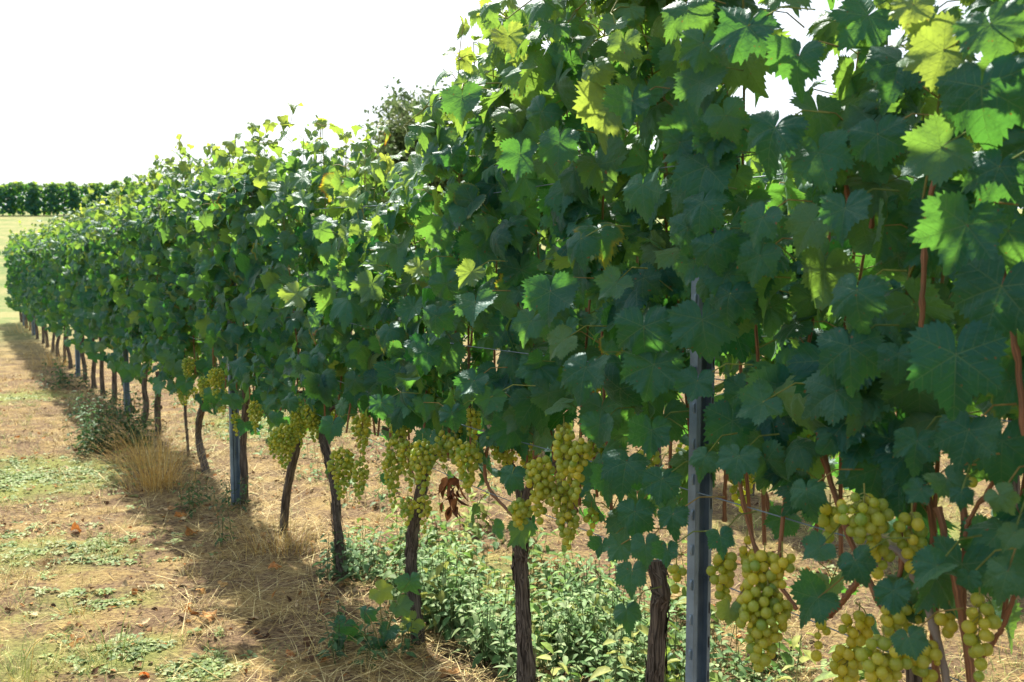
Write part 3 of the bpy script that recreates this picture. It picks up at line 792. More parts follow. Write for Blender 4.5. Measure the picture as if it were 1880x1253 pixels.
def grow_vine(k, s0, s_lo, s_hi):
    r = np.random.default_rng(1000 + k)
    dist = np.linalg.norm(row(s0))
    lod = 0 if s0 < 4.6 else (1 if s0 < 9.5 else 2)
    label = VINE_LABELS.get(k)
    if label is None:
        n = k - 10
        label = ("last grapevine at the far end of the near row" if k == max(STATIONS) else
                 f"leafy grapevine, {ordinal(n)} beyond the dry grass tuft in the receding near row")
    gx, gy = row(s0)[:2]
    base = np.array([gx, gy, float(ground_z(gx, gy))])
    root = thing("grapevine", label, "grapevine", base, "grapevines of the near row")
    # trunk
    mb = MB()
    if k in TRUNKS:
        pts = np.array([on_row(x, y, .0) for x, y in TRUNKS[k]["px"]])
        pts[0][2] = min(pts[0][2], float(ground_z(*pts[0][:2])) - .03)
        ra, rb = np.array(TRUNKS[k]["r"]) * .93
    else:
        h = .72
        x0 = row(s0, r.normal(0, .03))
        lean = r.normal(0, .05, 2)
        pts = np.array([row(s0 + lean[0] * i / 4 + r.normal(0, .009) * (i > 0), lean[1] * .6 * i / 4 + r.normal(0, .009), 0) + UP * (base[2] - .03 + (h + .03) * i / 4) for i in range(5)])
        ra, rb = r.uniform(.02, .028), r.uniform(.018, .023)
    head = pts[-1].copy()
    n = 46 if lod == 0 else (28 if lod == 1 else 10)
    P = resample(pts, n)
    if lod < 2:
        P[:, :2] += .006 * np.stack([fbm(np.arange(n) * .25 + k, np.zeros(n), 2) - .5, fbm(np.arange(n) * .25 + 9 * k, np.ones(n), 2) - .5], 1)
    rad = np.interp(np.linspace(0, 1, n), [0, .06, .5, .9, 1], [ra * 1.65, ra * 1.15, (ra + rb) / 2, rb * 1.12, rb * 1.3])
    tube(mb, P - base, rad, 26 if lod == 0 else (14 if lod == 1 else 7), 0, None, .34 if lod < 2 else .15, k)
    if lod == 0 and k > 1:
        # shaggy strips of loose bark
        nf = 90; ti = r.uniform(.03, .92, nf); ln = r.uniform(.03, .10, nf); aa = r.uniform(0, 6.28, nf); pv, pf = [], []
        Tt = norm(np.gradient(P, axis=0)); Aa = norm(np.cross(Tt, np.array([.31, .2, .93]))); Bb = np.cross(Tt, Aa)
        tot = np.linalg.norm(np.diff(P, axis=0), axis=1).sum()
        for q in range(nf):
            wv = r.uniform(.003, .008)
            for j in range(4):
                tt = min(ti[q] + ln[q] / tot * j / 3, .99) * (n - 1); i0 = int(tt)
                a_ = aa[q] + r.normal(0, .04); rd = rad[i0] * 1.06 + (.009 * r.random() if j in (0, 3) else .002)
                dirn = math.cos(a_) * Aa[i0] + math.sin(a_) * Bb[i0]; tan_ = -math.sin(a_) * Aa[i0] + math.cos(a_) * Bb[i0]
                c_ = P[i0] + (P[min(i0 + 1, n - 1)] - P[i0]) * (tt - i0) + dirn * rd - base
                pv += [c_ - tan_ * wv * (.5 if j in (0, 3) else 1), c_ + tan_ * wv * (.5 if j in (0, 3) else 1)]
            for j in range(3): pf.append([q * 8 + 2 * j, q * 8 + 2 * j + 1, q * 8 + 2 * j + 3, q * 8 + 2 * j + 2])
        uvf = np.array([[[.3 * q, .0], [.3 * q + .08, .0], [.3 * q + .08, .05], [.3 * q, .05]] for q in range(len(pf))])
        mb.add(pv, pf, 0, uvf)
    if k == 8 or lod == 0 and k > 2:
        # the old arm that carries the canes
        for sg in (-1, 1):
            arm = np.array([head - UP * .03, head + U * .05 * sg + UP * .09, head + U * .2 * sg + UP * .17, head + U * .38 * sg + UP * .17])
            tube(mb, resample(arm, 16) - base, np.linspace(rb * .8, .006, 16), 10, 0, None, .3, k + sg)
    mb.build("trunk", [M["bark"]], root)
    L = Leaves()
    r2 = np.random.default_rng(5000 + k)
    # shoots with their leaves
    nshoot = int(round((s_hi - s_lo) * 13))
    cane_mb = None
    for i in range(nshoot):
        s = s_lo + (s_hi - s_lo) * (i + r.random()) / nshoot
        zt = top_at(s) + r.normal(-.03, .07)
        zb = max(.72, bot_at(s) - .12) if s < 4.6 else .68
        o0, o1 = r.normal(0, .05), r.normal(0.02, .08)
        ds = r.normal(0, .09)
        nn = max(int((zt - zb) / .068), 4)
        path = np.array([row(s + ds * t + .02 * math.sin(6 * t + i), o0 * (1 - t) + o1 * t, zb + (zt - zb) * t) for t in np.linspace(0, 1, nn)])
        if lod == 0 or (lod == 1 and i % 2 == 0):
            cm = MB()
            q = resample(path, nn * 2)
            gr = np.zeros((len(q) * 6, 4)); gr[:, 3] = 1; gr[:, 1] = np.repeat(np.clip(np.linspace(-.6, 1.1, len(q)), 0, 1), 6)
            tube(cm, q - base, np.linspace(.0046, .0018, len(q)), 6, 0, gr, cap=False)
            cm.build("cane", [M["cane"]], root)
        side = r.choice([-1, 1])
        for j in range(nn):
            p = path[j]; z = p[2]
            if z < bot_at(s) + .02 and r.random() < .75: continue
            for m in range(2 if r.random() < .62 else 1):
                sd = side if m == 0 else -side
                if sd < 0 and r.random() < .25: sd = 1
                tip = np.clip((z - (zt - .3)) / .3, 0, 1)
                pl = r.uniform(.05, .12) * (1 - .5 * tip)
                d = norm(NF * sd * r.uniform(.3, 1.0) + UP * r.uniform(-.1, .7) + U * r.normal(0, .5))
                b = p + d * pl
                nrm, tp = leaf_pose(r, sd)
                size = r.uniform(.08, .135) * (1 - .35 * tip) * (1 if m == 0 else .8)
                if sd > 0 and blocked(b, r): continue
                if z > top_at(s) - .12: nrm = nrm + UP * .5
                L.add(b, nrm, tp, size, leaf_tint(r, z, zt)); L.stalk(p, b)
            side = -side
        # a few young leaves standing above the top
        if r.random() < (.5 if s0 < 3.6 else .28):
            for q in range(r.integers(1, 4)):
                p = path[-1] + UP * r.uniform(.0, .09) + rand_unit(r) * .05
                nrm, tp = leaf_pose(r, r.choice([-1, 1]), .5)
                t = leaf_tint(r, 2.2, 2.2)
                L.add(p, nrm + UP * .4, tp, r.uniform(.05, .09), (t[0], min(t[1] + .2, .9), t[2], 1)); L.stalk(path[-1], p)
    # a few shoots that arch out of the top into the alley
    for i in range(3 if s0 > 1.7 else 1):
        s = r.uniform(s_lo, s_hi); z0 = top_at(s) - .24
        if min(top_at(s - .3), top_at(s + .3), top_at(s)) < 1.98 and s < 5: continue
        dirn = norm(NF * r.uniform(.3, 1.0) + U * r.normal(0, .7)); ln = r.uniform(.22, .42)
        path = np.array([row(s, .05, z0) + dirn * ln * t + UP * (.16 * t - .26 * t * t) for t in np.linspace(0, 1, 8)])
        if lod == 0:
            cm = MB(); tube(cm, resample(path, 14) - base, np.linspace(.003, .0014, 14), 5, 0, (0, .8, 0, 1), cap=False); cm.build("cane", [M["cane"]], root)
        for j in range(1, 8):
            for m in range(2):
                b = path[j] + rand_unit(r) * .05; nrm, tp = leaf_pose(r, 1)
                L.add(b, nrm + UP * .4, tp, r.uniform(.055, .11) * (1.1 - .04 * j), leaf_tint(r, path[j][2], top_at(s))); L.stalk(path[j], b)
    # outer leaf wall on both sides
    for sd, dens in ((1, 64), (-1, 13)):
        w = s_hi - s_lo
        cnt = int(w * 1.5 * dens * (1.0 if lod < 2 else .85))
        for q in range(cnt):
            s = r2.uniform(s_lo, s_hi); zt = top_at(s)
            z = bot_at(s) + (zt - .1 - bot_at(s)) * r2.random() ** .9
            bul = .17 + .06 * math.sin(s * 5.1) * math.sin(z * 4 + s) + r2.normal(0, .035)
            bul *= np.interp(zt - z, [0, .35], [.6, 1])
            p = row(s, sd * bul, z)
            nrm, tp = leaf_pose(r2, sd)
            if blocked(p, r2): continue
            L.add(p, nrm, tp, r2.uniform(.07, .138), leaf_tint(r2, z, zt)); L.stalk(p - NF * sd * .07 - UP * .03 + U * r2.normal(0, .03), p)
    # stray leaves in the fruit zone
    cnt = int((s_hi - s_lo) * (12 if s0 > 1.6 else 9))
    for q in range(cnt):
        s = r2.uniform(s_lo, s_hi); z = r2.uniform(.55, bot_at(s) + .1) if bot_at(s) > .6 else r2.uniform(.4, .8)
        p = row(s, r2.normal(-.05, .09), z); sd = r2.choice([-1, 1])
        nrm, tp = leaf_pose(r2, sd)
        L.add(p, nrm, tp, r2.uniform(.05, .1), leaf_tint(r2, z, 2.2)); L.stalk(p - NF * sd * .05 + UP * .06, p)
    # the big leaves of the outer face
    for h in HERO:
        if h[0] != k: continue
        _, x, y, tx, ty, w, val, yel, brn = h
        off = r2.uniform(.27, .33)
        b = on_row(x, y, off)
        dpt = float(np.dot(b - EYE, ray(940, 626.5))) / 1.0
        size = w * dpt / FPX * .97
        cx, cz = np.array([1, 0, 0.0]), np.array([0, 0, 1.0])
        tl = math.hypot(tx, ty)
        tp = cx * tx / tl - cz * ty / tl
        nrm = norm(norm(EYE - b) * .75 + NF * .3 + UP * r2.uniform(.15, .6) + rand_unit(r2) * .22)
        L.add(b, nrm, tp, size, (val, yel, brn, 1), r2.integers(0, 22)); L.stalk(b - NF * .11 + UP * .03 + U * r2.normal(0, .03), b)
    fb = MB()
    L.fill(fb, lod, r2)
    fb.v = [v - base for v in fb.v]
    fb.build("foliage", [M["leaf"], M["petiole"]], root)
    # bare canes
    for (vk, px, rad, old, off) in CANES:
        if vk != k: continue
        pts = np.array([on_row(x, y, off) for x, y in px])
        q = resample(pts, 26)
        rr = np.full(26, rad * .77) * (1 + .42 * np.maximum(0, np.cos(np.arange(26) * 2 * math.pi / 6.0)) ** 6)
        q = q + .0007 * r.normal(size=q.shape)
        cm = MB(); tube(cm, q - base, rr, 9, 0, (0, 0, float(old), 1), .12, k)
        o = cm.build("cane", [M["cane"]], root)
        if old: o["label"] = "arched grey old cane"
    # bunches
    for bi, (vk, x, y0, y1, w, ripe_lit, off) in enumerate(BUNCHES):
        if vk != k: continue
        off += .08; t = on_row(x, y0, off); b = on_row(x, y1, off)
        dpt = t[1]
        o = bunch(root, t, t[2] - b[2], w * dpt / FPX * 1.05, 40 + bi, 2 if s0 < 3 else 1, ripe_lit, .0205 if s0 < 2.5 else .019)
    if 2 <= k <= 9:
        for q in range(4):
            sb = r2.uniform(s_lo, s_hi); zt_ = bot_at(sb) + r2.uniform(-.02, .10); ln_ = r2.uniform(.10, .17)
            bunch(root, row(sb, r2.normal(-.03, .07), zt_), ln_, ln_ * r2.uniform(.45, .62), 400 + 10 * k + q, 1, r2.uniform(.3, .6), .019)
    if k == 3:
        wl = MB(); Lw = []
        nq = 26
        P_ = np.array([on_row(832 + r.normal(0, 8), 874 + q * 2.4, .08) for q in range(nq)]) - base
        herb_leaves(wl, P_, NF + r.normal(size=(nq, 3)) * .8, -UP + r.normal(size=(nq, 3)) * .35, r.uniform(.035, .075, nq), r.uniform(.016, .034, nq), colors(r, nq, [(.16, .06, .028), (.24, .10, .04), (.10, .04, .022)], .25))
        o = wl.build("withered_leaf", [M["dead"]], root); o["label"] = "cluster of shrivelled rust brown leaves"
    return root

ks = sorted(STATIONS, key=lambda q: STATIONS[q])
svals = [STATIONS[q] for q in ks]
for i, k in enumerate(ks):
    lo = svals[0] - .45 if i == 0 else (svals[i - 1] + svals[i]) / 2
    hi = svals[-1] + .5 if i == len(ks) - 1 else (svals[i] + svals[i + 1]) / 2
    grow_vine(k, svals[i], lo, hi)

# ------------------------------------------------------------------ steel posts
def steel_post(s, label, off=0.0, detailed=True, height=1.70):
    b = row(s, off); b[2] = float(ground_z(b[0], b[1]))
    root = thing("steel_post", label, "post", b, "steel trellis posts of the near row")
    # open channel: web away from the row's line of sight, two flanges with notches; u along the row, n to the camera
    w, d, th = .052, .021, .0022
    ang = R(6)
    ex = norm(NB * math.cos(ang) + U * math.sin(ang)); ey = np.array([ex[1], -ex[0], 0.0])
    if np.dot(ey, U) > 0: ey = -ey
    # ex points across the row to the right in the picture; ey along the row to the camera
    sec = np.array([[-w/2 + .009, d/2], [-w/2, d/2], [-w/2, -d/2], [-.007, -d/2], [-.004, -d/2 + .006], [.004, -d/2 + .006], [.007, -d/2], [w/2, -d/2], [w/2, d/2], [w/2 - .009, d/2]])
    nrm2 = []
    for i in range(len(sec)):
        a = sec[max(i - 1, 0)]; c = sec[min(i + 1, len(sec) - 1)]
        t = (c - a) / np.linalg.norm(c - a); nrm2.append([-t[1], t[0]])
    inner = sec - np.array(nrm2) * th
    loop = np.vstack([sec, inner[::-1]])
    m = len(loop)
    mb = MB()
    z0, z1 = -.2, height
    def P(q, z): return q[0] * ex + q[1] * ey + np.array([0, 0, z])
    V = np.array([P(q, z) for z in (z0, z1) for q in loop])
    F = np.array([[i, (i + 1) % m, m + (i + 1) % m, m + i] for i in range(m)])
    mb.add(V, F, 0, None, None, False)
    h = len(sec)
    for base_i in (0, m):
        for i in range(h - 1):
            mb.add(V[[base_i + i, base_i + i + 1, base_i + m - 2 - i, base_i + m - 1 - i]], [[0, 1, 2, 3]] if base_i else [[3, 2, 1, 0]], 0, None, None, False)
    body = mb.build("channel", [M["steel"]], root)
    if detailed:
        # wire hooks punched out of both edges
        for side in (-1, 1):
            for z in np.arange(.08, height - .05, .082):
                hk = MB()
                x0 = side * w / 2
                prof = np.array([[0, 0], [.0042, .004], [.0058, .012], [.0050, .020], [.0022, .025], [0, .025]])
                pv = []
                for yy in (d/2 - .009, d/2 - .003):
                    for q in prof: pv.append(P((x0 + side * (q[0] + th), yy), z + q[1]))
                pv = np.array(pv); n6 = len(prof)
                hk.add(pv, [[i, (i + 1) % n6, n6 + (i + 1) % n6, n6 + i] for i in range(n6)], 0, None, None, False)
                hk.add(pv[:n6], [list(range(n6))], 0, None, None, False); hk.add(pv[n6:], [list(range(n6))[::-1]], 0, None, None, False)
                hk.build("hook", [M["steel"]], root)
        # dark sheets for the slots, their shade put into colour, beside the hooks, set 0.6 mm proud of the flange
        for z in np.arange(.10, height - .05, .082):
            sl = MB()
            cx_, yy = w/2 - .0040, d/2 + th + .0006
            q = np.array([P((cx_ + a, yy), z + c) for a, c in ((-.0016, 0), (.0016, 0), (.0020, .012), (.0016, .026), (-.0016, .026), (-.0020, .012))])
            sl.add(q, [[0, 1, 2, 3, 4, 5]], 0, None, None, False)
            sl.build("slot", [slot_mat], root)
    return root

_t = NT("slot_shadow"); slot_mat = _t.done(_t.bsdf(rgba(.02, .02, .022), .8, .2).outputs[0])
post1 = on_row(1280, 1253, .06)
POSTS = [(s_of(on_row(1281, 1200, .07)), "blue grey steel post nearest the camera, hooked edge rising past the big grape bunch", .07),
         (s_of(on_row(434, 945, .05)), "grey steel post standing between the bow shaped and the leaning trunk", .05),
         (s_of(on_row(233, 740, .03)), "third grey steel post from the front, beside the dark leafy weed", .03),
         (s_of(on_row(144, 700, .03)), "fourth steel post from the front, left of the dark leafy weed", .03),
         (s_of(on_row(62, 625, .02)), "fifth steel post from the front, close to the row's far end", .02),
         (s_of(on_row(45, 600, .0)), "sixth and farthest steel post, at the row's far end", .0)]
for i, (s, lab, off) in enumerate(POSTS):
    steel_post(s, lab, off, i < 1)

# ------------------------------------------------------------------ trellis wires
def wire(z, off, label, s1=24.6):
    n = 40
    ss = np.linspace(-.4, s1, n)
    pts = np.array([row(s, off, z + .012 * math.sin(s * 1.55) + float(ground_z(*row(s)[:2])) * .6) for s in ss])
    mb = MB(); tube(mb, pts - pts[0], .0014, 5)
    o = mb.build("trellis_wire", [M["steel"]]); o.location = pts[0]
    tag(o, label, "wire", "wires of the near trellis")
wire(.75, .05, "lowest thin steel wire of the near row, running behind the hanging grape bunches")
wire(.96, .09, "second lowest wire, crossing the bare canes right of the nearest post")
wire(1.23, .12, "thin steel wire at mid height, seen at the right edge below big leaves")
wire(1.70, .11, "upper of twin wires high in the leaves, on the camera side")
wire(1.675, -.06, "lower of twin wires high in the leaves, on the far side")

# ------------------------------------------------------------------ ground
def axis(lo, a, b, hi, fine, grow=1.16):
    mid = list(np.arange(a, b, fine))
    left, x, st = [], a, fine
    while x > lo: st *= grow; x -= st; left.append(x)
    right, x, st = [], mid[-1], fine
    while x < hi: st *= grow; x += st; right.append(x)
    return np.array(left[::-1] + mid + right)
PATCH = [((60, 872), .75, 1.0), ((30, 720), .9, .8), ((235, 1205), .22, .9), ((370, 1240), .2, .8), ((190, 1020), .35, .6), ((50, 1020), .35, .6), ((120, 1110), .3, .5), ((20, 590), 2.5, .9), ((60, 480), 6, .5), ((250, 1100), .25, .5), ((30, 1215), .3, .6),
         ((990, 1120), .5, .7), ((850, 1070), .5, .7), ((480, 775), 1.0, .7), ((1560, 900), .8, .5), ((1800, 1000), .7, .7), ((1480, 960), .6, .4)]
PC = np.array([on_ground(*p[0])[:2] for p in PATCH]); PR = np.array([p[1] for p in PATCH]); PW = np.array([p[2] for p in PATCH])
def greenness(x, y):
    g = np.zeros(np.shape(x))
    for (cx, cy), rr, w in zip(PC, PR, PW):
        g = np.maximum(g, w * np.exp(-(((x - cx) ** 2 + (y - cy) ** 2) / rr ** 2)))
    d = (np.asarray(x) - P0[0]) * NF[0] + (np.asarray(y) - P0[1]) * NF[1]
    strip = np.exp(-((d - .15) / .75) ** 2)
    return np.clip(g + .30 * (1 - strip), 0, 1) * (1 - .8 * strip * (g < .3))
gx = axis(-420, -7.0, 4.0, 420, .042); gy = axis(-90, 2.4, 10.0, 1200, .042)
X, Y = np.meshgrid(gx, gy, indexing='ij')
def relief(x, y):
    x = np.asarray(x, float); y = np.asarray(y, float)
    return (.03 * (fbm(x * 5, y * 5, 3) - .5) + .034 * (fbm(x * 11 + 3, y * 11 + 8, 2) - .5) * fbm(x * 1.3, y * 1.3 + 30, 2)) * (1 - sstep(14, 24, y))
Z = ground_z(X, Y) + relief(X, Y)
nx, ny = X.shape
i, j = np.meshgrid(np.arange(nx - 1), np.arange(ny - 1), indexing='ij')
F = np.stack([i * ny + j, (i + 1) * ny + j, (i + 1) * ny + j + 1, i * ny + j + 1], -1).reshape(-1, 4)
tint = np.zeros((nx * ny, 4)); tint[:, 3] = 1
tint[:, 1] = greenness(X, Y).ravel()
tint[:, 2] = np.maximum(sstep(13, 24, Y), .0).ravel()
mb = MB(); mb.add(np.stack([X, Y, Z], -1).reshape(-1, 3), F, 0, None, tint)
tag(mb.build("ground", [M["ground"]]), kind="structure")
def gz(x, y): return ground_z(x, y) + relief(x, y)

# ------------------------------------------------------------------ straw, grass, low herbs
def blades(mb, x, y, length, width, lean, az, color, mat=0, segs=2, z0=0.0):
    """bent tapering blades: lean 0 upright, 1 lying"""
    n = len(x)
    base = np.stack([x, y, gz(x, y) + z0], 1)
    d = np.stack([np.cos(az), np.sin(az), np.zeros(n)], 1); sx = np.stack([-np.sin(az), np.cos(az), np.zeros(n)], 1)
    V = []
    for k in range(segs + 1):
        t = k / segs
        a = (1 - lean) * (math.pi / 2) * (1 - .55 * t * np.clip(lean + .45, 0, 1))
        out = np.cos(a) * length * t; up = np.sin(a) * length * t
        c = base + d * out[:, None] + UP * up[:, None]
        w = width * (1 - .85 * t) * .5
        V += [c - sx * w[:, None], c + sx * w[:, None]]
    V = np.stack(V, 1).reshape(-1, 3); m = 2 * (segs + 1)
    f = np.array([[2 * k, 2 * k + 1, 2 * k + 3, 2 * k + 2] for k in range(segs)])
    mb.add(V, (f[None] + (np.arange(n) * m)[:, None, None]).reshape(-1, 4), mat, None, np.repeat(color, m, 0), False)

def scatter(n, r, x0, x1, y0, y1, keep):
    x = r.uniform(x0, x1, n); y = y0 + (y1 - y0) * r.random(n) ** 1.35
    k = r.random(n) < keep(x, y)
    return x[k], y[k]
def in_view(x, y, m=.25):
    return (np.abs(x) < y * .53 + m + .3).astype(float)

STRAW = [(.35, .26, .085), (.46, .36, .145), (.25, .17, .06), (.60, .50, .24), (.14, .085, .038), (.44, .28, .08)]
r = np.random.default_rng(77)
mb = MB()
x, y = scatter(150000, r, -9, 8, 2.6, 15, lambda x, y: in_view(x, y) * np.clip((fbm(x * 2.1, y * 2.1, 4) - .30) * 2.1 - .4 * greenness(x, y), 0, 1))
n = len(x)
blades(mb, x, y, r.uniform(.03, .15, n), r.uniform(.002, .0046, n), r.uniform(.72, 1.0, n), r.uniform(0, 6.28, n), colors(r, n, STRAW, .3), z0=.003)
x, y = scatter(17000, r, -9, 9, 2.6, 18, lambda x, y: in_view(x, y) * np.clip((fbm(x * 2.2 + 9, y * 2.2, 3) - .38) * 3, 0, 1))
m = r.integers(8, 26, len(x)); sp = r.uniform(.012, .04, len(x))
x = np.repeat(x, m) + r.normal(size=m.sum()) * np.repeat(sp, m); y = np.repeat(y, m) + r.normal(size=m.sum()) * np.repeat(sp, m)
n = len(x)
blades(mb, x, y, r.uniform(.03, .115, n), r.uniform(.0018, .0036, n), r.uniform(.12, .75, n), r.uniform(0, 6.28, n), colors(r, n, STRAW[:4]), z0=-.004)
# long stalks that pile up along the foot of the vines
ss = r.uniform(1.6, 9, 3200); of = r.normal(.12, .28, 3200)
q = np.array([row(a, b) for a, b in zip(ss, of)]); n = len(q)
blades(mb, q[:, 0], q[:, 1], r.uniform(.12, .38, n), r.uniform(.002, .0036, n), r.uniform(.72, .98, n), r.uniform(0, 6.28, n), colors(r, n, STRAW[:4]), z0=.012)
tag(mb.build("straw", [M["straw"]]), "dry straw and stubble strewn over the soil on both sides of the row", "straw", kind="stuff")

GREEN = [(.15, .22, .05), (.22, .30, .07), (.33, .35, .11), (.11, .18, .05), (.42, .40, .16)]
mb = MB()
x, y = scatter(150000, r, -10, 9, 2.6, 20, lambda x, y: in_view(x, y) * np.clip(greenness(x, y) * 1.2 * (fbm(x * 3 + 3, y * 3, 3) > .47) + .8 * np.clip((fbm(x * 2.4, y * 2.4 + 8, 4) - .47) * 5, 0, 1) * (greenness(x, y) > .12), 0, 1))
gm_ = r.integers(3, 12, len(x)); gs_ = r.uniform(.008, .03, len(x)); keep_ = r.random(len(x)) < .22
x, y, gm_, gs_ = x[keep_], y[keep_], gm_[keep_], gs_[keep_]
x = np.repeat(x, gm_) + r.normal(size=gm_.sum()) * np.repeat(gs_, gm_); y = np.repeat(y, gm_) + r.normal(size=gm_.sum()) * np.repeat(gs_, gm_)
n = len(x)
blades(mb, x, y, r.uniform(.03, .10, n), r.uniform(.0018, .004, n), r.uniform(.1, .75, n), r.uniform(0, 6.28, n), colors(r, n, GREEN), z0=-.004, segs=2)
tag(mb.build("grass", [M["herb"]]), "thin green grass growing in patches through the straw", "grass", kind="stuff")



def nettle_plants(mb, x, y, h, r, pal, lmul=1.0, base=None):
    """upright stems with crosswise pairs of pointed leaves"""
    P, N, T, L, W, C, A, B = [], [], [], [], [], [], [], []
    for xi, yi, hi in zip(x, y, h):
        g = np.array([xi, yi, float(gz(xi, yi)) - .01]); top = g + np.array([r.normal(0, .12) * hi, r.normal(0, .12) * hi, hi])
        A.append(g); B.append(top)
        np_ = max(3, int(hi / .045)); a0 = r.uniform(0, 6.28); c = np.array(pal[r.integers(len(pal))]) * r.uniform(.8, 1.2)
        for k in range(np_):
            t = (k + 1) / np_; c0 = g * (1 - t) + top * t
            for q in (0, math.pi):
                a = a0 + k * 1.57 + q + r.normal(0, .25)
                d = np.array([math.cos(a), math.sin(a), r.uniform(-.25, .35)])
                l = lmul * r.uniform(.034, .064) * (1.1 - .55 * t)
                P.append(c0 + d * .012); T.append(d); N.append(UP + d * r.uniform(-.2, .6) + rand_unit(r) * .25); L.append(l); W.append(l * .5); C.append(c * (.8 + .35 * t))
    C = np.concatenate([np.array(C), np.ones((len(C), 1))], 1)
    P = np.array(P); A = np.array(A); B = np.array(B)
    if base is not None: P = P - base; A = A - base; B = B - base
    herb_leaves(mb, P, np.array(N), np.array(T), np.array(L), np.array(W), C)
    stalks(mb, A, B, .0018, 0, (.12, .16, .06, 1), .0)

NETTLE = [(.15, .26, .09), (.20, .31, .12), (.10, .20, .065), (.26, .35, .15)]
mb = MB(); xs, ys, hs = [], [], []
for q in range(1200):
    s = r.uniform(2.3, 4.8); d = -abs(r.normal(.0, .46)) - .1
    if d < -1.05: continue
    p = row(s, d); edge = min(1, (4.9 - s) / 1.3) * min(1, (s - 2.2) / .5) * min(1, (1.1 + d) / .35)
    if r.random() > edge * np.clip((float(fbm(p[0] * 2.2 + 5, p[1] * 2.2, 2)) - .30) * 5, .12, 1): continue
    xs.append(p[0]); ys.append(p[1]); hs.append(r.uniform(.10, .28) * (.55 + .45 * edge))
for q in range(160):                      # sparse ones further along behind the row
    p = row(r.uniform(5.2, 11), -r.uniform(.3, 1.8)); xs.append(p[0]); ys.append(p[1]); hs.append(r.uniform(.06, .18))
nettle_plants(mb, xs, ys, hs, r, NETTLE, 1.2)
xb, yb, hb = [], [], []
for q in range(70):                       # broader yellow green herbs between them
    p = row(r.uniform(2.0, 4.9), -r.uniform(.05, 1.15)); xb.append(p[0]); yb.append(p[1]); hb.append(r.uniform(.12, .34))
nettle_plants(mb, xb, yb, hb, r, [(.19, .28, .05), (.13, .24, .045), (.30, .33, .08)], 1.9)
tag(mb.build("nettles", [M["herb"]]), "pale green nettle thicket covering the ground behind the front trunks", "nettles", kind="stuff")

# low broad-leaved herbs in the mown strip
mb = MB(); xs, ys = [], []
spots = [((60, 872), .62, 420), ((20, 880), .5, 160), ((235, 1205), .14, 60), ((260, 1190), .1, 30), ((370, 1240), .13, 50), ((190, 1010), .22, 60), ((60, 1020), .22, 50), ((20, 985), .2, 40), ((205, 1110), .12, 22), ((30, 725), .6, 110), ((205, 1030), .12, 24), ((120, 1090), .15, 18),
         ((200, 860), .2, 30), ((1490, 1215), .12, 26), ((1550, 1060), .2, 36), ((1800, 1010), .25, 60), ((1390, 1250), .1, 18), ((450, 790), .5, 90), ((520, 800), .4, 60)]
for (px, rr, cnt) in spots:
    c = on_ground(*px)
    for q in range(cnt):
        a, d = r.uniform(0, 6.28), rr * abs(r.normal(0, .95)); xs.append(c[0] + d * math.cos(a) * 1.3); ys.append(c[1] + d * math.sin(a))
xs, ys = np.array(xs), np.array(ys); P, N, T, L, W, C = [], [], [], [], [], []
HERB = [(.20, .28, .09), (.26, .34, .12), (.16, .24, .09), (.33, .38, .18)]
for xi, yi in zip(xs, ys):
    g = np.array([xi, yi, float(gz(xi, yi))]); c = np.array(HERB[r.integers(4)]); a0 = r.uniform(0, 6.28); m = r.integers(4, 8)
    for k in range(m):
        a = a0 + k * 6.28 / m + r.normal(0, .2); d = np.array([math.cos(a), math.sin(a), r.uniform(.2, .9)]); l = r.uniform(.012, .034)
        P.append(g + d * .008); T.append(d); N.append(UP * 1.0 - d * .2 + rand_unit(r) * .3); L.append(l); W.append(l * .7); C.append(np.append(c * r.uniform(.8, 1.2), 1))
herb_leaves(mb, np.array(P), np.array(N), np.array(T), np.array(L), np.array(W), np.array(C))
tag(mb.build("low_herbs", [M["herb"]]), "flat patches of pale green broad leaved herbs in the mown strip", "herbs", kind="stuff")

# crumbs of dead leaf and clods on the soil
mb = MB()
x, y = scatter(60000, r, -8, 7, 2.6, 13, lambda x, y: in_view(x, y) * np.clip((fbm(x * 2.6 + 21, y * 2.6 + 4, 3) - .36) * 2.6, 0, 1))
n = len(x)
P = np.stack([x, y, gz(x, y) + r.uniform(.002, .012, n)], 1)
N = UP + r.normal(size=(n, 3)) * .55; T = r.normal(size=(n, 3)); L = r.uniform(.010, .038, n) * np.where(r.random(n) < .1, 1.5, 1)
herb_leaves(mb, P, N, T, L, L * r.uniform(.35, .9, n), colors(r, n, [(.10, .055, .03), (.16, .085, .04), (.50, .38, .22), (.26, .14, .06), (.34, .19, .075), (.07, .042, .026), (.42, .30, .17), (.30, .12, .035)], .3))
tag(mb.build("leaf_litter", [M["dead"]]), "crumbs of dead leaves and stalks littering the soil among the straw", "litter", kind="stuff")

# ------------------------------------------------------------------ single plants
def at_ground(px, py):
    p = on_ground(px, py)
    p[2] = float(gz(p[0], p[1])); return p

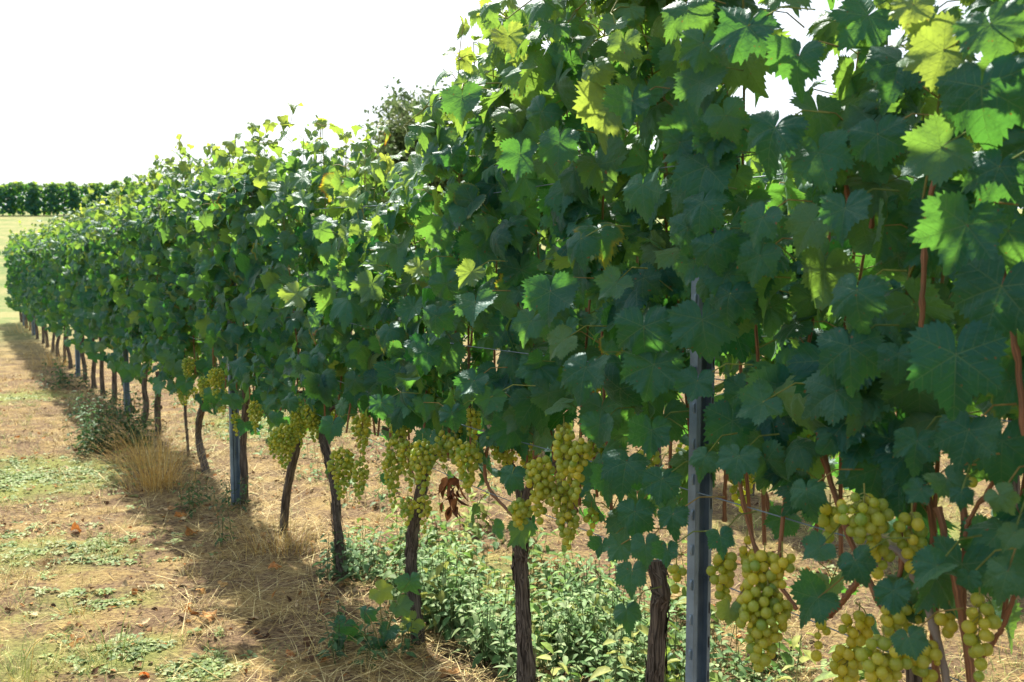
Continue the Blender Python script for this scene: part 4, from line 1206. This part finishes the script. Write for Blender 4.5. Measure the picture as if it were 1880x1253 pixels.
def grass_tuft(px, py, height, spread, n, label, pal, seed):
    r = np.random.default_rng(seed); c = at_ground(px, py); mb = MB()
    x = c[0] + r.normal(0, spread * .32, n); y = c[1] + r.normal(0, spread * .25, n)
    az = np.arctan2(y - c[1], x - c[0]) + r.normal(0, .6, n)
    b = MB(); blades(b, x, y, height * r.uniform(.35, 1.12, n), r.uniform(.0018, .0042, n), np.clip(abs(r.normal(.16, .16, n)), 0, .8), az, colors(r, n, pal), segs=4, z0=-.01)
    b.v = [v - c for v in b.v]
    o = b.build("grass_tuft", [M["straw"]]); o.location = c
    return tag(o, label, "grass tuft", "single grass tufts")
DRY = [(.52, .33, .08), (.62, .43, .14), (.42, .24, .06), (.66, .50, .21)]
GT = [(.17, .24, .05), (.25, .31, .07), (.32, .33, .12)]
grass_tuft(292, 893, .52, .30, 330, "tall golden dry grass tuft in front of the straight dark trunk", DRY, 1)
grass_tuft(262, 850, .34, .3, 160, "shorter golden grass tuft leaning against the dark leafy weed", DRY, 2)
grass_tuft(88, 1040, .07, .07, 90, "small cropped rusty brown grass tuft in the mown strip", [(.22, .12, .04), (.30, .17, .07)], 3)
grass_tuft(205, 1205, .16, .16, 60, "fresh green grass tuft beside pale herbs near the bottom edge", GT, 4)
grass_tuft(150, 1130, .10, .12, 60, "yellowish half dry grass tuft in the sunny strip", GT + DRY, 5)
grass_tuft(510, 1010, .22, .34, 260, "matted dry grass tuft around the foot of the leaning trunk", DRY + [(.2, .12, .05)], 6)
grass_tuft(70, 610, .55, .9, 220, "straw coloured grass tuft at the far end of the row", DRY, 7)
grass_tuft(110, 660, .5, .7, 180, "straw coloured grass tuft left of the fourth post", DRY, 8)
grass_tuft(190, 1010, .12, .14, 70, "bright green grass tuft in the sunny strip beside pale herbs", GT, 9)
grass_tuft(40, 1245, .16, .3, 120, "sparse green grass tuft in the bottom left corner", GT + DRY[:1], 12)

def weed(px, py, h, spread, stems, label, pal, seed, lmul=1.0, cat="weed"):
    r = np.random.default_rng(seed); c = at_ground(px, py); mb = MB()
    a = r.uniform(0, 6.28, stems); d = spread * np.sqrt(r.random(stems)) * .5
    nettle_plants(mb, c[0] + np.cos(a) * d, c[1] + np.sin(a) * d, h * r.uniform(.45, 1.05, stems), r, pal, lmul, c)
    o = mb.build("weed", [M["herb"]]); o.location = c
    return tag(o, label, cat, "single weeds along the row")
DK = [(.045, .10, .04), (.06, .13, .045), (.085, .16, .05)]
weed(205, 822, .46, .62, 44, "bushy dark green weed left of the tall dry grass tuft", DK, 21, 1.3)
weed(392, 935, .2, .42, 26, "low dark green weed between bow shaped trunk and second post", DK, 22, .9)
weed(415, 1005, .26, .1, 5, "thin upright weed at the foot of the second post", DK, 23, .7)
weed(652, 1060, .26, .3, 12, "upright nettle with drooping leaves right of the slim trunk", [(.08, .15, .06), (.11, .2, .08)], 24, 1.5)
weed(600, 1060, .2, .2, 9, "small nettle left of the slim trunk", [(.08, .15, .06), (.11, .2, .08)], 25, 1.1)
weed(180, 762, .3, .5, 16, "dark weed at the foot of the fourth post", DK, 26, 1.2)
weed(110, 700, .35, .7, 18, "grey green weed in the shade of the row's far part", DK, 27, 1.4)
weed(668, 1205, .17, .34, 20, "leafy dark weed at the bottom, left of the vine shoot by the thick trunk", DK, 29, 1.1)
weed(1230, 1290, .16, .3, 12, "light nettle tops at the foot of the nearest post", NETTLE, 28, .9)

def sucker(px, py, label, leaves, seed):
    """vine leaves on short shoots close to the ground"""
    r = np.random.default_rng(seed); c = at_ground(px, py)
    root = thing("vine_sucker", label, "vine shoot", c, "vine shoots growing from the ground")
    L = Leaves(); cm = MB()
    for (dx, dz, w, yel) in leaves:
        p = np.array([dx, r.normal(0, .05), dz])
        n = norm(np.array([0, -1, .5]) + rand_unit(r) * .5); t = -UP + rand_unit(r) * .8
        L.add(p, n, t, w, (.4 + .5 * yel, yel, 0, 1)); L.stalk(np.array([dx * .4, 0, dz * .55]), p)
        tube(cm, resample(np.array([[0, 0, -.02], [dx * .2, 0, dz * .3], [dx * .4, 0, dz * .56]]), 7), np.linspace(.004, .002, 7), 5, 0, (0, .7, 0, 1))
    f = MB(); L.fill(f, 0, r); f.build("foliage", [M["leaf"], M["petiole"]], root); cm.build("cane", [M["cane"]], root)
sucker(700, 1195, "vine shoot with one bright yellow green leaf left of the thick flaky trunk", [(.0, .24, .10, .75), (.07, .17, .08, .3), (-.06, .14, .07, .05), (-.14, .10, .08, .02), (-.1, .05, .07, .02), (.03, .08, .08, .1), (.12, .1, .09, .6), (.11, .26, .09, .1), (-.02, .03, .07, .02), (-.17, .04, .06, .02)], 31)
sucker(1215, 1290, "vine shoot of bright green leaves right at the foot of the nearest post", [(.02, .14, .075, .5), (.05, .07, .07, .45), (-.03, .08, .06, .2), (.0, .2, .05, .4)], 32)

# fallen leaves
FALL = [(340, 1124, "bright orange leaf, upright, on straw beside a bigger flat one", .075, (.55, .17, .02)), (379, 1146, "big flat tan orange leaf on straw in front of the slim trunk", .085, (.45, .24, .09)),
        (140, 983, "orange brown leaf lying alone in the sunny strip", .08, (.40, .15, .04)), (352, 985, "pale orange leaf on shaded soil below the second post", .08, (.45, .2, .06)),
        (310, 933, "pale tan leaf in front of the dark low weed", .09, (.5, .28, .12)), (332, 945, "rusty leaf beside a pale tan one before the low weed", .08, (.42, .16, .04)),
        (265, 1243, "dark orange leaf at the bottom edge beside pale herbs", .06, (.48, .12, .02)), (500, 1047, "flat rust leaf between the leaning and the slim trunk", .08, (.42, .17, .05)),
        (830, 1245, "big curled tan leaf at the bottom edge left of the shaggy trunk", .10, (.40, .23, .10)), (1010, 1238, "curled tan leaf among nettles right of the shaggy trunk", .09, (.42, .25, .11)),
        (370, 1090, "narrow tan leaf on shaded straw above the orange pair", .07, (.48, .25, .08)), (410, 1078, "light tan leaf on shaded straw, right of a narrow one", .07, (.46, .27, .1)),
        (535, 1205, "small brown leaf on shaded soil left of the vine shoot", .06, (.36, .16, .06)), (245, 1000, "small reddish leaf at the shade's edge", .06, (.3, .09, .03))]
for q, (px, py, lab, sz, c) in enumerate(FALL):
    r = np.random.default_rng(600 + q); p = at_ground(px, py); p[2] += .015
    pr = LOD[0][(q * 5) % 22]; n_ = norm(UP + rand_unit(r) * (.9 if q == 0 else .45)); t_ = rand_unit(r); t_ = norm(t_ - n_ * np.dot(t_, n_)); x_ = np.cross(t_, n_)
    V = pr["V"] * np.array([1, 1, 1.5]) * sz * .8
    W = V[:, :1] * x_ + V[:, 1:2] * t_ + V[:, 2:] * n_
    mb = MB(); mb.add(W, pr["quad"], 0, None, (*c, 1)); mb.add(W, pr["tri"], 0, None, (*c, 1))
    o = mb.build("fallen_leaf", [M["dead"]]); o.location = p
    tag(o, lab, "fallen leaf", "fallen leaves on the ground")

# ------------------------------------------------------------------ vines of the next row and of the field beyond: copies of a few
def simple_vine(name, seed, width, ztop, zbot, thick, lod, label, group, dens=1.0, sc=1.0):
    r = np.random.default_rng(seed)
    root = thing(name, label, "grapevine", (0, 0, 0), group)
    mb = MB()
    pts = np.array([[0, 0, -.2], [r.normal(0, .03), r.normal(0, .03), .3], [r.normal(0, .04), 0, .75]])
    tube(mb, resample(pts, 12), np.linspace(.03, .022, 12) * sc, 8, 0, None, .25, seed)
    mb.build("trunk", [M["bark"]], root)
    L = Leaves()
    for q in range(int(430 * dens)):
        x = r.uniform(-width / 2, width / 2)
        zt = ztop + .12 * (fbm(x * 2.2 + seed * 3, 0.5, 2) - .5) * 2
        z = zbot + (zt - zbot) * r.random() ** .85
        sd = r.choice([-1, 1]); y = sd * abs(r.normal(thick * .55, thick * .3)) * (1 if z < zt - .2 else .5)
        n = np.array([r.normal(0, .4), sd * r.uniform(.5, 1.1), r.uniform(0, .9)]); t = np.array([r.normal(0, .5), sd * .2, -1])
        L.add(np.array([x, y, z]), n, t, sc * r.uniform(.09, .15), leaf_tint(r, z, zt))
    f = MB(); L.fill(f, lod, r); f.build("foliage", [M["leaf"]], root)
    return root
def copy_tree(o):
    c = o.copy(); COL.objects.link(c)
    for ch in o.children:
        d = ch.copy(); COL.objects.link(d); d.parent = c
        d.matrix_parent_inverse = ch.matrix_parent_inverse
    return c
BACK_LABEL = "grapevine of the next row behind, glimpsed in the gaps under the near leaves"
protos = [simple_vine("grapevine", 900 + q, 1.0, 2.1, .78, .22, 1, BACK_LABEL, "grapevines of the row behind") for q in range(3)]
rot = math.atan2(U[1], U[0])
used = [False] * 3
for q in range(15):
    s = .2 + q * .86; k = q % 3
    o = protos[k] if not used[k] else copy_tree(protos[k]); used[k] = True
    p = row(s - .8, -2.75); o.location = (p[0], p[1], float(ground_z(p[0], p[1]))); o.rotation_euler = (0, 0, rot + (math.pi if q % 2 else 0))

FAR_LABEL = "small distant grapevine in the dark hedge like row across the field"
fprot = [simple_vine("grapevine", 950 + q, 1.5, 1.86, .06, .34, 2, FAR_LABEL, "grapevines across the field", .85, 1.6) for q in range(3)]
used = [False] * 3
for q in range(34):
    k = q % 3
    o = fprot[k] if not used[k] else copy_tree(fprot[k]); used[k] = True
    xx = -44 + q * 1.22; yy = 60 + .02 * q
    o.location = (xx, yy, float(ground_z(xx, yy))); o.rotation_euler = (0, 0, math.pi * (q % 2)); o.scale = (1, 1, .95 + .1 * ((q * 7) % 5) / 5)

# ------------------------------------------------------------------ trees behind the row
def tree(bx, by, rx, rz, zc, n, label, seed):
    r = np.random.default_rng(seed)
    c = np.array([bx, by, float(ground_z(bx, by))])
    root = thing("tree", label, "tree", c, "trees beyond the vines")
    mb = MB()
    tube(mb, resample(np.array([[0, 0, -.2], [.1, 0, zc * .3], [.0, .1, zc * .6], [.1, 0, zc], [.2, 0, zc + rz * .6]]), 24), np.linspace(.24, .04, 24), 12, 0, None, .25, 1)
    A, B = [], []
    for q in range(n):
        d = rand_unit(r); d[2] = d[2] * .9 + .12
        rad = r.uniform(.3, 1.0) ** .5
        p = np.array([0, 0, zc]) + d * np.array([rx, rx * .9, rz]) * rad * (1 + .16 * math.sin(d[0] * 5 + d[2] * 4))
        if p[2] < 1.2: continue
        st = np.array([0, 0, zc * .45 + zc * .6 * r.random()])
        if q % 3 == 0:
            m = st * .5 + p * .5 + rand_unit(r) * .25
            tube(mb, resample(np.array([st, m, p]), 8), np.linspace(.05, .012, 8), 5, 0, None)
        for w in range(5):
            e = p + rand_unit(r) * .5 + UP * .12; A.append(p); B.append(e)
    stalks(mb, A, B, .005, 0, None, .05)
    mb.build("trunk", [M["bark"]], root)
    P, N, T, L, C = [], [], [], [], []
    pal = [(.12, .18, .06), (.16, .22, .08), (.09, .145, .05), (.19, .24, .10)]
    for a, e in zip(A, B):
        c_ = np.array(pal[r.integers(4)])
        for w in range(15):
            t = r.random()
            P.append(a * (1 - t) + e * t + r.normal(size=3) * .13); N.append(UP * .6 + rand_unit(r)); T.append(rand_unit(r)); L.append(r.uniform(.11, .2)); C.append(np.append(c_ * r.uniform(.7, 1.3), 1))
    L = np.array(L); f = MB(); herb_leaves(f, np.array(P), np.array(N), np.array(T), L, L * .62, np.array(C))
    f.build("crown", [M["herb"]], root)
tree(-1.6, 30.0, 3.3, 2.5, 2.95, 380, "dark small leaved tree rising behind the vine row's dip against the white sky", 4242)
tree(3.0, 38.0, 2.4, 4.0, 5.6, 260, "tree whose topmost twigs only just peek over the near leaves' upper edge", 77)
